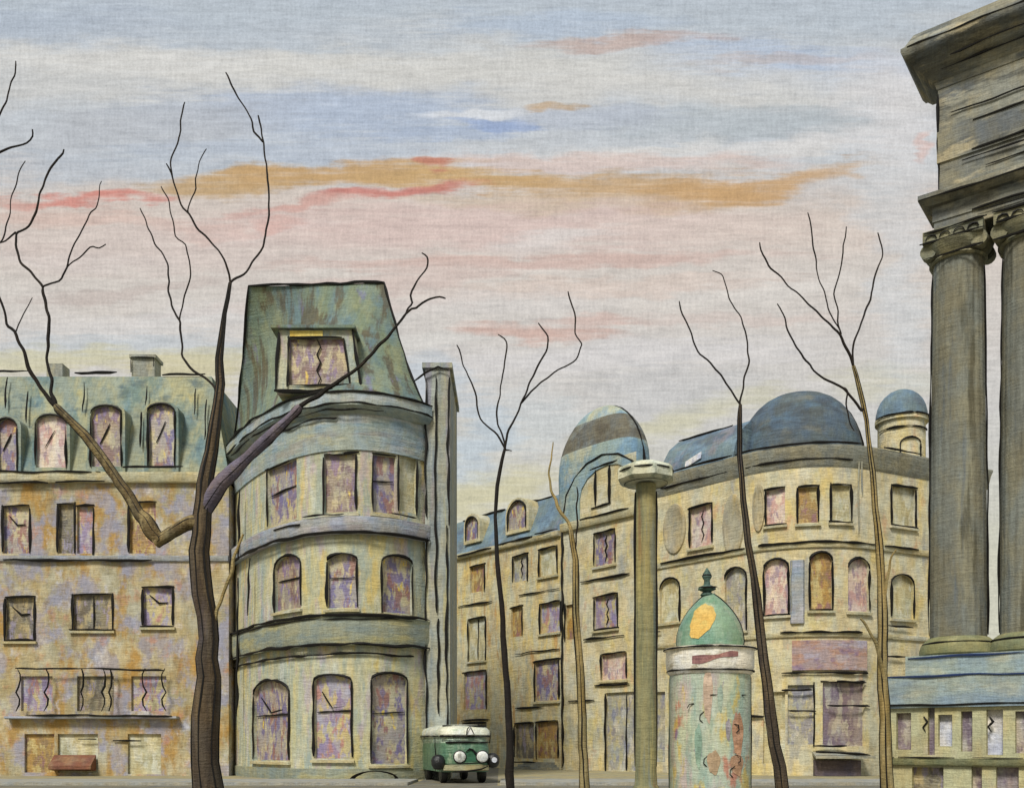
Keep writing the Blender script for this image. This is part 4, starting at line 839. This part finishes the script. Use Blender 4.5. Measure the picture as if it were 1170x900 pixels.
def disc(mb, x, y, w_, h_, out=.008, k=20):
    rings = []; th0 = math.asin((x - 811) * S / rk)
    for q in (1, .75, .5, .25, .03):
        pts = []
        for i in range(k):
            a = 2 * math.pi * i / k; th = th0 + q * w_ * S / rk * math.cos(a) * (1 + .15 * math.sin(3 * a)); pts.append((kp.x + (rk + out) * math.sin(th), YK - (rk + out) * math.cos(th), zat(y, YK) + q * h_ * S * math.sin(a) * (1 + .12 * math.cos(5 * a))))
        rings.append(pts)
    mb.loft(rings, cap1=True, sm=True)
for x, y, w_, h_, c in ((834, 840, 8, 24, (174, 118, 96)), (833, 872, 9, 12, (168, 120, 96)), (800, 796, 5, 30, (176, 150, 144)), (790, 852, 4, 24, (118, 148, 126)), (806, 870, 7, 13, (176, 136, 100)), (813, 800, 3, 15, (142, 166, 158)), (822, 834, 3, 12, (140, 128, 142))):
    mb = MB(); disc(mb, x, y, w_, h_, .006 + .001 * len(kk.children)); c = tuple(int(q * .7 + r_ * .3) for q, r_ in zip(c, (162, 162, 132))); mb.build('poster', paint('poster_paper', c, [(tuple(min(255, q + 26) for q in c), 6, .55, .08, .8), (tuple(int(q * .75) for q in c), 7, .6, .07, .6)], weave=.06), dr)
white_m = paint('white_band_paint', (234, 228, 210), [((242, 238, 230), (3, 3, 5), .5, .1, .7), ((190, 176, 146), (3, 3, 5), .6, .06, .7)], weave=.06)
z0, z1 = zat(766, YK), zat(741, YK); rb_ = 49.5 * S
mb = MB(); mb.lathe((kp.x, YK, 0), [(rk - .02, z0 - .1), (rk + .03, z0 - .06), (rb_ - .02, z0), (rb_, z0 + .04), (rb_, z1 - .05), (rb_ + .03, z1 - .03), (rb_ + .03, z1), (.3, z1 + .03)], 48); bn = mb.build('white_band', white_m, kk)
mb = MB()
for rr2, zz in ((rb_ + .035, z1 - .02), (rb_ - .01, z0 - .02)): bar(mb, [(kp.x + rr2 * math.cos(a), YK + rr2 * math.sin(a), zz) for a in [2 * math.pi * i / 40 for i in range(41)]], .018, .015, .15)
mb.build('band_moulding', ink, bn)
mb = MB()                                                          # worn illegible lettering smear
pts = []
for i in range(41):
    t = i / 40; x = 783 + 50 * t; cxx = (x - 811) * S; yy = YK - math.sqrt(rb_ ** 2 - cxx ** 2) - .008; hh = (4.2 - 2.2 * t + 1.0 * math.sin(9 * t)) * S; zz = zat(757 - 6 * t + 1.0 * math.sin(6 * t), YK)
    pts.append([(kp.x + cxx, yy, zz - hh), (kp.x + cxx, yy, zz + hh)])
mb.loft(pts, closed=False); mb.build('worn_lettering', paint('worn_maroon_paint', (140, 98, 92), [((168, 124, 112), 7, .55, .07, .8)], weave=.06), bn)
Hk = zat(680, YK) - z1; rd_ = 38 * S
prof = [(rd_ * q, z1 + .03 + Hk * t) for t, q in ((0, .98), (.1, 1.0), (.25, .97), (.4, .9), (.55, .78), (.68, .64), (.8, .47), (.9, .3), (.96, .18), (1.0, .13))]
mb = MB(); mb.lathe((kp.x, YK, 0), prof, 40); dm = mb.build('dome', green, kk)
mb = MB()
for k in range(8):
    if k not in (0, 4, 2): continue
    a = k * math.pi / 4 - R(12); bar(mb, [(kp.x + (r_ + .004) * math.cos(a), YK + (r_ + .004) * math.sin(a), z_) for r_, z_ in prof], .016, .012, .1)
mb.build('dome_rib', ink, dm)
mb = MB(); cxx = -17 * S; rings = []                               # ochre patch of paint on the dome
ptsY = []
for i in range(22):
    a = 2 * math.pi * i / 22; wr = 1 + .07 * math.sin(3 * a + 1) + .05 * math.sin(8 * a); x = 797 + (12 * math.cos(a) + 7 * math.sin(a)) * wr; y = 712 - 20 * math.sin(a) * wr
    zz = zat(y, YK); rr2 = 0
    for (r0_, z0_), (r1_, z1_) in zip(prof, prof[1:]):
        if z0_ <= zz <= z1_: rr2 = r0_ + (r1_ - r0_) * (zz - z0_) / (z1_ - z0_)
    dx = (x - 811) * S; ptsY.append((kp.x + dx, YK - math.sqrt(max(rr2 ** 2 - dx ** 2, .002)) - .012, zz))
cen = Vector((0, 0, 0))
for p in ptsY: cen += Vector(p) / 22
zz = cen.z
for (r0_, z0_), (r1_, z1_) in zip(prof, prof[1:]):
    if z0_ <= zz <= z1_: rr2 = r0_ + (r1_ - r0_) * (zz - z0_) / (z1_ - z0_)
cen.y = YK - math.sqrt(rr2 ** 2 - (cen.x - kp.x) ** 2) - .02
mid = []
for p in ptsY:
    q = (Vector(p) + cen) / 2; 
    for (r0_, z0_), (r1_, z1_) in zip(prof, prof[1:]):
        if z0_ <= q.z <= z1_: rr2 = r0_ + (r1_ - r0_) * (q.z - z0_) / (z1_ - z0_)
    q.y = YK - math.sqrt(max(rr2 ** 2 - (q.x - kp.x) ** 2, .002)) - .016; mid.append(q)
mb.loft([ptsY, mid], sm=True); ci = mb.add([cen]); n0 = len(mb.v)
mi_ = mb.add(mid)
for i in range(22): mb.face((mi_[i], mi_[(i + 1) % 22], ci[0]), True)
mb.build('gilt_patch', paint('ochre_gilt', (204, 172, 100), [((186, 152, 84), 6, .54, .08, .8), ((190, 176, 110), 6, .6, .06, .6)], weave=.06), dm)
zf0 = zat(681, YK)
mb = MB(); mb.lathe((kp.x - .05, YK, 0), [(.1, zf0), (.12, zf0 + .02), (.07, zf0 + .08), (.16, zf0 + .12), (.15, zf0 + .16), (.06, zf0 + .2), (.05, zf0 + .28), (.085, zf0 + .34), (.07, zf0 + .4), (.01, zf0 + .5)], 16); fn = mb.build('finial', paint('dark_green_finial', (84, 104, 92), [((44, 52, 48), 12, .55, .08, .8)], weave=.05), kk)
mb = MB(); bar(mb, [(kp.x - .22, YK - .14, zf0 + .14), (kp.x + .1, YK - .17, zf0 + .14)], .018, .01, .05); mb.lathe((kp.x - .05, YK, 0), [(.06, zf0 + .33), (.09, zf0 + .36), (.05, zf0 + .42), (.01, zf0 + .48)], 12); mb.build('finial_ring', ink, fn)

# ================================================================== GREEN BUS
YB = 42.0
bus = thing('bus', 'small vintage green bus with white roof and big round headlamps at the corner house', 'bus', (at(531, 0, YB).x, YB, 0))
yaw = R(14); bo = Vector((at(531, 0, YB).x, YB, 0)); bx_, by_ = Vector((math.cos(yaw), math.sin(yaw), 0)), Vector((-math.sin(yaw) * 1.0, math.cos(yaw), 0))
def bp_(x, y, z): return bo + bx_ * x + by_ * y + Vector((0, 0, z))
bgreen = paint('bottle_green_paint', (88, 122, 96), [((66, 100, 76), (3, 3, 1.5), .52, .09, .8), ((138, 158, 132), (3, 3, 1.2), .6, .06, .7)], weave=.15, rough=.4, spec=.5)
bpale = paint('pale_green_paint', (152, 172, 148), [((186, 194, 176), (2, 2, 3), .53, .08, .8), ((116, 144, 118), (2, 2, 3), .6, .06, .6)], weave=.15, rough=.45)
bwhite = paint('white_roof_paint', (196, 200, 184), [((212, 214, 204), (2, 2, 4), .5, .1, .8), ((140, 166, 140), (2, 2, 3), .6, .06, .7)], weave=.15, rough=.45)
bblack = paint('black_bus_paint', (26, 26, 26), weave=.1, rough=.4, spec=.5)
hw = 1.08
def sect(y, grow, z0, z1, k=6, top=.0):
    """cross-section of the bus between z0 and z1"""
    w_ = hw + grow; return [bp_(-w_, y, z0), bp_(w_, y, z0), bp_(w_, y, z1), bp_(-w_, y, z1)]
mb = MB()
def ringz(z, g, f):   # plan ring with rounded front
    pts = []
    for i in range(13):
        a = math.pi + math.pi * i / 12; pts.append(bp_((hw + g) * math.copysign(abs(math.cos(a)) ** .5, math.cos(a)), .55 * math.sin(a) * 1.0 * abs(math.sin(a)) ** .2 + f, z))
    pts += [bp_(hw + g, 5.6, z), bp_(hw + g - .2, 6.0, z), bp_(-hw - g + .2, 6.0, z), bp_(-hw - g, 5.6, z)]
    return pts
mb.loft([ringz(.5, -.02, .05), ringz(.85, 0, 0), ringz(1.45, 0, 0), ringz(1.75, -.03, .04)], cap0=True, cap1=True); mb.build('body', bgreen, bus)
mb = MB(); mb.loft([ringz(1.752, -.05, .07), ringz(2.05, -.08, .14)], cap1=True); mb.build('window_band', paint('pale_bus_glass', (168, 184, 160), [((120, 150, 130), (2, 2, 2), .55, .08, .8)], weave=.15, rough=.25, spec=.5), bus)
mb = MB(); mb.loft([ringz(2.03, .0, .02), ringz(2.12, .04, -.04), ringz(2.3, .02, .02), ringz(2.45, -.1, .2), ringz(2.55, -.4, .5)], cap0=True, cap1=True, sm=True); rf = mb.build('roof', bwhite, bus)
def bring(mb, z, g, f, r, i0=0, i1=13): bar(mb, ringz(z, g, f)[i0:i1], r, .02, .2)
mb = MB(); bring(mb, 2.04, .04, -.06, .05); bring(mb, 2.5, -.12, .18, .045); bring(mb, 1.78, 0, 0, .04, 3, 13)
bar(mb, [bp_(-hw - .1, 0, 2.05), bp_(-hw - .1, 5.4, 2.08)], .045, .02); bar(mb, [bp_(hw + .03, -.05, 1.78), bp_(hw + .08, -.05, 2.2)], .05); mb.build('roof_gutter', ink, rf)
mb = MB()
for x in (-.95, -.3, .3, .95): bar(mb, [bp_(x, -.42 + .5 * abs(x) ** 3, 1.76), bp_(x, -.36 + .5 * abs(x) ** 3, 2.04)], .045, .01)
mb.build('window_pillar', bgreen, bus)
mb = MB()                                                          # small white triangular marker on the roof front
t_ = [bp_(-.06, -.72, 2.1), bp_(.26, -.72, 2.12), bp_(.1, -.68, 2.46)]; t2 = [p + by_ * .12 for p in t_]; mb.loft([t_, t2], cap0=True, cap1=True); em = mb.build('roof_marker', paint('white_marker_paint', (226, 226, 220), weave=.1), bus)
mb = MB(); bar(mb, [bp_(-.08, -.76, 2.08), bp_(-.03, -.76, 2.36), bp_(.09, -.74, 2.47)], .04, .01, .1); bar(mb, [bp_(.09, -.74, 2.47), bp_(.28, -.76, 2.1)], .02, .01, .1); mb.build('marker_edge', ink, em)
for x in (-.33, .66):
    mb = MB(); c = bp_(x, -.55, 1.16); ax2 = -by_
    def ringc(r_, o_, k=20): return [c + ax2 * o_ + bx_ * (r_ * math.cos(2 * math.pi * i / k)) + Vector((0, 0, r_ * .95 * math.sin(2 * math.pi * i / k))) for i in range(k)]
    mb.loft([ringc(.16, -.2), ringc(.27, -.05), ringc(.3, .03), ringc(.25, .05)], cap0=True, sm=False); hl = mb.build('headlight', bblack, bus)
    mb = MB(); mb.loft([ringc(.25, .05), ringc(.2, .08), ringc(.1, .1), ringc(.01, .105)], cap1=True, sm=True); mb.build('lens', paint('headlamp_glass', (206, 206, 194), [((226, 226, 220), 5, .5, .08, .8), ((120, 120, 112), (3, 3, 1), .6, .05, .8)], weave=.1, rough=.2, spec=.6), hl)
mb = MB(); bar(mb, [bp_(-.08, -.6, 1.36), bp_(.1, -.62, 1.5), bp_(.24, -.62, 1.46), bp_(.4, -.6, 1.25)], .055, .015, .08); mb.build('grille_chevron', ink, bus)
mb = MB(); mb.loft([[bp_(-.1, -.555, .95), bp_(.4, -.555, .95), bp_(.36, -.575, 1.38), bp_(.12, -.59, 1.46), bp_(-.06, -.575, 1.34)], [bp_(-.1, -.5, .95), bp_(.4, -.5, .95), bp_(.36, -.5, 1.38), bp_(.12, -.5, 1.46), bp_(-.06, -.5, 1.34)]], cap0=True, cap1=True); mb.build('grille', paint('dark_green_grille', (58, 98, 72), weave=.1), bus)
mb = MB(); mb.loft([[bp_(x, -.62 + .5 * abs(x / 1.1) ** 3 + dy, z_) for dy, z_ in ((0, .55), (-.1, .58), (-.1, .78), (0, .82))] for x in (-1.0, -.6, -.2, .2, .6, 1.0)], cap0=True, cap1=True); bpr = mb.build('bumper', paint('buff_bumper', (158, 152, 118), weave=.1), bus)
mb = MB(); bar(mb, [bp_(-1.0, -.3, .86), bp_(-.6, -.7, .84), bp_(0, -.74, .86), bp_(.6, -.7, .9), bp_(1.0, -.3, .92)], .04, .02); bar(mb, [bp_(-.7, -.75, .5), bp_(0, -.76, .55), bp_(.6, -.72, .62), bp_(.9, -.6, .75)], .05, .02); mb.build('bumper_trim', ink, bpr)
for sx in (-1, 1):
    mb = MB(); c = bp_(sx * 1.2, -.2, .95 if sx < 0 else 1.02); mb.lathe((c.x, c.y, c.z), [(.02, -.36), (.2, -.32), (.3, -.15), (.32, .05), (.24, .22), (.1, .3), (.02, .31)], 14); fdr = mb.build('fender_lamp', bblack, bus)
    if sx > 0:
        mb = MB(); c2 = c - by_ * .32; mb.tube([c2, c2 - by_ * .05], .12, 12, sm=False); mb.build('lens', P['white'], fdr)
for sx in (-.86, .86):
    for y in (.5, 4.6):
        c = bp_(sx, y, .42); mb = MB(); rings = []
        for r_, o_ in ((.2, -.14), (.38, -.14), (.42, -.08), (.42, .08), (.38, .14), (.2, .14)): rings.append([c + bx_ * o_ + by_ * (r_ * math.cos(2 * math.pi * i / 20)) + Vector((0, 0, r_ * math.sin(2 * math.pi * i / 20))) for i in range(20)])
        mb.loft(rings, cap0=True, cap1=True); wh = mb.build('wheel', bblack, bus)
mb = MB(); bar(mb, [bp_(-hw - .12, .6, .5), bp_(-hw - .1, .6, 1.3), bp_(-hw - .13, .6, 2.0)], .045, .06); mb.build('door_edge', ink, bus)

# ================================================================== BARE TREES
def tree(name, label, D, trunk, branches, trunk_mat, branch_mat, ridges=0, group='bare trees along the street'):
    """trunk: [(px, py, half width px)], branches: [(points, r0 px, r1 px, lean, material)]"""
    s = D / F; base = at(trunk[0][0], HY, D); base.z = 0
    t = thing(name, label, 'tree', base, group)
    known = []
    pts = [at(x, y, D) for x, y, r_ in trunk]
    pts = [Vector((pts[0].x, D, -.05))] + pts; rad = [trunk[0][2] * s * 1.12] + [r_ * s for x, y, r_ in trunk]
    P2, R2 = [], []
    for i in range(len(pts) - 1):
        n = max(2, int((pts[i + 1] - pts[i]).length / .35))
        for k in range(n):
            f = k / n; q = pts[i].lerp(pts[i + 1], f); am = min(.09, rad[i] * .35)
            P2.append(q + Vector((mnoise.noise(q * 1.7), mnoise.noise(q * 1.3 + Vector((9, 0, 0))), 0)) * am); R2.append((rad[i] + (rad[i + 1] - rad[i]) * f) * (1 + .16 * mnoise.noise(q * 1.5 + Vector((4, 4, 0)))))
    P2.append(pts[-1]); R2.append(rad[-1])
    mb = MB(); mb.tube(P2, R2, 18 if trunk[0][2] > 8 else 10); tk = mb.build('trunk', trunk_mat, t)
    if ridges:
        mb = MB()
        for k in range(ridges):
            a = math.pi * 2 * k / ridges + math.atan2(base.x, base.y) * -1
            bar(mb, [p + Vector((math.cos(a) * r_ * 1.0, math.sin(a) * r_ * 1.0, 0)) for p, r_ in zip(P2, R2)], min((1.5 if trunk[0][2] > 10 else .9) * s, .1), .02, .4)
        mb.build('bark_ridge', ink, tk)
    for (x, y, r_) in trunk: known.append((x, y, 0.0))
    for i in range(len(trunk) - 1):
        for k in range(1, 6): known.append((trunk[i][0] + (trunk[i + 1][0] - trunk[i][0]) * k / 6, trunk[i][1] + (trunk[i + 1][1] - trunk[i][1]) * k / 6, 0.0))
    for bi, br_ in enumerate(branches):
        pl, r0, r1, lean = br_[:4]; mt = br_[4] if len(br_) > 4 else branch_mat; edge = br_[5] if len(br_) > 5 else False
        x0, y0 = pl[0]; near = min(known, key=lambda q: (q[0] - x0) ** 2 + (q[1] - y0) ** 2)
        if (near[0] - x0) ** 2 + (near[1] - y0) ** 2 < 900: pl = [(near[0], near[1])] + list(pl)
        dy = near[2]; lens = [0]
        for a, b in zip(pl, pl[1:]): lens.append(lens[-1] + math.hypot(b[0] - a[0], b[1] - a[1]))
        tot = max(lens[-1], 1); vv = []
        for (x, y), l in zip(pl, lens):
            d_ = dy + lean * l * s; known.append((x, y, d_)); vv.append(at(x, y, D + d_))
        PP, RR = [], []
        for i in range(len(vv) - 1):
            n = max(2, int((vv[i + 1] - vv[i]).length / (4 * s)))
            for k in range(n):
                f = k / n; q = vv[i].lerp(vv[i + 1], f); l = (lens[i] + (lens[i + 1] - lens[i]) * f) / tot
                # Catmull-like rounding
                q = q + Vector((mnoise.noise(q * (.6 / s / 20) + Vector((bi, 0, 0))), 0, mnoise.noise(q * (.6 / s / 20) + Vector((0, bi, 5))))) * (1.3 * s * (1 if l > .02 else 0)) + Vector((mnoise.noise(q * (1 / (11 * s)) + Vector((bi * 2, 0, 9))), 0, mnoise.noise(q * (1 / (11 * s)) + Vector((0, bi * 2, 3))))) * (2.6 * s * (1 if .02 < l < .98 and r0 < 5 else 0))
                PP.append(q); RR.append((r0 + (r1 - r0) * l ** .8) * s * (1 if r0 > 5 else .88) * (1 + .3 * mnoise.noise(q * (.5 / s / 15) + Vector((bi * 3, 1, 1)))))
        PP.append(vv[-1]); RR.append(r1 * s * .7)
        # smooth
        for _ in range(1): PP = [PP[0]] + [(a + b * 2 + c) / 4 for a, b, c in zip(PP, PP[1:], PP[2:])] + [PP[-1]]
        mb = MB(); mb.tube(PP, RR, 12 if r0 > 5 else 6); bo_ = mb.build('branch', mt, t)
        if edge:
            mb = MB(); vw = Vector((0, 1, 0))
            for sg in (-1, 1, 0):
                q2 = []
                for i, (p, r_) in enumerate(zip(PP, RR)):
                    d = (PP[min(i + 1, len(PP) - 1)] - PP[max(i - 1, 0)]).normalized(); sd = d.cross(vw).normalized()
                    q2.append(p + (sd * sg * r_ * .96 if sg else -vw * r_ * .9 - sd * r_ * .3))
                bar(mb, q2, 1.15 * s * (1 if sg else .6), .01, .2)
            mb.build('bark_ridge', ink, bo_)
    return t
M['bark_limb'] = paint('brown_olive_limb', (124, 110, 78), [((92, 78, 54), (5, 5, 2), .5, .08, .85), ((150, 134, 96), (6, 6, 2.5), .58, .06, .8)], weave=.08, bump=.6, weave_amt=.04, brush=2)
BL = M['bark_limb']
BK, BV, BO, BB = M['bark'], M['bark_violet'], M['bark_olive'], M['bark_black']
tree('bare_tree', 'big bare tree with thick brown forked trunk in front of the rounded corner house', 18.0,
     [(234, 900, 16), (236, 840, 14.5), (236, 795, 14.5), (239, 730, 12), (231, 680, 11), (228, 630, 10.5), (231, 590, 9.5), (235, 553, 8.5), (242, 516, 6.5), (246, 487, 6), (252, 438, 4.5), (251, 410, 3.2), (257, 357, 1.8), (263, 323, 1.6)], [
     ([(229, 598), (219, 596), (200, 606), (181, 618), (177, 621)], 7.5, 7, .0, BL, True),
     ([(183, 617), (174, 608), (166, 592), (160, 588), (146, 563), (140, 556), (124, 533), (107, 510), (98, 497), (81, 481), (63, 463)], 7.5, 3.8, -.05, BL, True),
     ([(63, 463), (46, 444), (35, 423), (29, 403), (22, 392), (17, 379), (9, 373), (0, 341), (-14, 315)], 3.2, 1.2, -.1),
     ([(19, 378), (26, 358), (37, 340)], 1.2, .6, .1),
     ([(63, 460), (59, 448), (60, 432), (54, 418), (55, 400), (56, 362), (49, 328)], 2.8, 1.7, .1),
     ([(49, 328), (36, 312), (24, 300), (18, 280), (17, 266), (23, 265), (38, 252), (45, 222), (57, 192), (67, 182), (73, 171)], 1.7, 1.3, .15),
     ([(18, 266), (8, 274), (0, 277), (-12, 282)], 1.3, .8, -.1),
     ([(2, 275), (6, 258), (12, 243), (13, 225), (24, 192), (29, 184)], 1.1, .7, .1),
     ([(49, 327), (66, 322), (76, 306), (85, 279), (98, 255), (104, 241), (111, 239), (116, 207)], 1.3, .7, -.15),
     ([(76, 306), (90, 294), (107, 280), (113, 284), (121, 279)], 1.0, .9, -.1),
     ([(233, 582), (253, 551), (280, 525), (310, 497), (343, 464)], 10.5, 5.0, -.08, BV, True),
     ([(343, 464), (363, 451), (390, 434), (413, 417), (427, 403), (450, 375), (464, 358)], 3.2, 1.6, -.1),
     ([(464, 358), (469, 352), (476, 353), (487, 343), (503, 337), (509, 341)], 1.6, 1.1, -.1),
     ([(466, 356), (473, 345), (468, 336), (477, 320), (487, 307), (488, 295), (482, 289)], 1.4, 1.0, .15),
     ([(263, 323), (256, 296), (241, 277), (227, 264), (216, 245), (208, 239), (201, 219), (197, 203), (190, 187)], 1.4, .9, -.15),
     ([(197, 203), (195, 185), (201, 164), (207, 149), (206, 138), (211, 117)], 1.1, .9, .1),
     ([(214, 241), (219, 230), (224, 215), (223, 205), (227, 190), (236, 170)], 1.0, .7, -.2),
     ([(263, 323), (267, 319), (278, 313), (290, 298), (301, 283), (304, 262), (307, 245), (306, 204), (301, 162), (295, 132)], 1.5, 1.1, .15),
     ([(301, 163), (289, 151), (289, 139), (275, 117), (266, 100), (258, 83)], 1.2, 1.0, -.1),
     ([(248, 448), (240, 436), (224, 427), (209, 408), (209, 400), (205, 366), (195, 347), (191, 298), (173, 272), (168, 255), (160, 238)], 1.8, .8, .12),
     ([(205, 366), (208, 350), (213, 332), (217, 318), (216, 298), (212, 279), (199, 270), (198, 250), (192, 232), (184, 213)], 1.1, .7, -.15),
     ([(243, 715), (250, 690), (258, 670), (272, 625), (278, 610)], 3.5, 1.6, -.1, BO)], BK, BB, ridges=6)
tree('bare_tree', 'bare tree at the left frame edge with only thin bent twigs showing against the sky', 15.0,
     [(-95, 900, 13), (-92, 700, 11), (-98, 500, 9), (-90, 380, 6)], [
     ([(-90, 380), (-60, 290), (-40, 230), (0, 131), (8, 115), (13, 94), (19, 83), (18, 70)], 3, .9, .05),
     ([(-68, 310), (-40, 230), (-18, 186), (0, 175), (13, 168), (30, 164), (38, 156), (37, 148)], 2.4, 1.1, -.1)], BK, BB)
tree('bare_tree', 'slim black bare tree with a forked top rising before the yellow terraced house', 26.0,
     [(583, 900, 5), (581, 800, 3.8), (576, 745, 3.4), (573, 690, 3), (568, 640, 2.4), (566, 590, 1.9), (568, 555, 2.2), (574, 525, 1.9), (577, 512, 1.6)], [
     ([(577, 512), (569, 498), (558, 488), (548, 478), (545, 458), (537, 433), (527, 410), (522, 394)], 1.4, .9, -.1),
     ([(576, 508), (569, 485), (567, 470), (571, 450), (573, 436), (577, 420), (581, 396), (576, 386), (569, 382)], 1.2, .8, .15),
     ([(577, 514), (580, 496), (588, 478), (595, 461), (603, 442), (612, 423), (626, 398), (627, 384), (615, 369)], 1.5, .9, -.12),
     ([(598, 458), (615, 438), (634, 425), (655, 414), (664, 396), (665, 391), (656, 382), (657, 362), (649, 333)], 1.1, .9, .15),
     ([(577, 514), (585, 515)], 1.2, .6, 0)], BB, BB)
tree('bare_tree', 'short olive bare tree with bent broken top beside the domed house', 25.0,
     [(667, 900, 5.5), (665, 820, 4.5), (663, 760, 3.8), (659, 700, 3.4), (657, 640, 3), (652, 605, 2.6)], [
     ([(652, 605), (645, 592), (636, 578), (629, 555), (628, 530), (632, 505)], 2.4, .8, .1, BO),
     ([(657, 640), (660, 600), (658, 575), (659, 556)], 1.4, .8, -.1)], BO, BB, ridges=4)
tree('bare_tree', 'slim dark bare tree leaning right of the green domed kiosk', 22.0,
     [(894, 900, 7), (886, 850, 6.5), (876, 780, 5), (870, 730, 4.5), (864, 680, 4), (855, 620, 3.2), (849, 570, 2.6), (845, 520, 2.0), (845, 480, 1.7), (846, 462, 1.5)], [
     ([(846, 462), (838, 450), (829, 438), (822, 426), (813, 415), (801, 406), (793, 390), (788, 376), (780, 360), (776, 344)], 1.4, .8, -.1),
     ([(845, 462), (850, 436), (855, 411), (853, 388), (848, 366), (842, 354), (833, 344), (830, 333), (826, 317), (821, 311), (814, 309)], 1.3, .7, .12)], BK, BB, ridges=4)
tree('bare_tree', 'tall many-branched bare tree with olive trunk next to the temple steps', 24.0,
     [(1014, 900, 7), (1011, 840, 6), (1009, 770, 5), (1008, 700, 5), (1005, 640, 4), (1000, 580, 3), (997, 540, 2.4), (990, 480, 2.2), (981, 440, 1.9), (975, 418, 1.8)], [
     ([(975, 418), (968, 396), (961, 382), (948, 370), (936, 358), (923, 347), (908, 332), (892, 316), (880, 308), (872, 292), (868, 277)], 1.8, .9, -.1),
     ([(961, 380), (946, 353), (944, 338), (934, 320), (932, 306), (930, 280), (928, 262), (923, 243)], 1.0, .8, .15),
     ([(961, 382), (957, 372), (957, 355), (952, 335), (958, 318), (961, 300), (963, 280), (967, 259)], 1.1, .8, -.15),
     ([(975, 418), (974, 404), (976, 390), (983, 372), (988, 356), (993, 347), (998, 328), (1001, 312), (1007, 296), (1008, 284), (1003, 266)], 1.4, 1.0, .15),
     ([(985, 470), (975, 455), (964, 443), (945, 434), (930, 424), (917, 408), (905, 390), (897, 373), (896, 360), (888, 347)], 1.8, .9, -.1),
     ([(970, 447), (968, 460), (970, 478), (976, 492)], 1.1, .8, -.05),
     ([(1010, 800), (1009, 765), (1000, 735), (990, 715), (983, 706)], 2.8, 1.8, -.15, BO),
     ([(1008, 700), (1012, 665), (1018, 640), (1024, 628)], 2.6, 1.2, -.15, BO)], BO, BB, ridges=4)
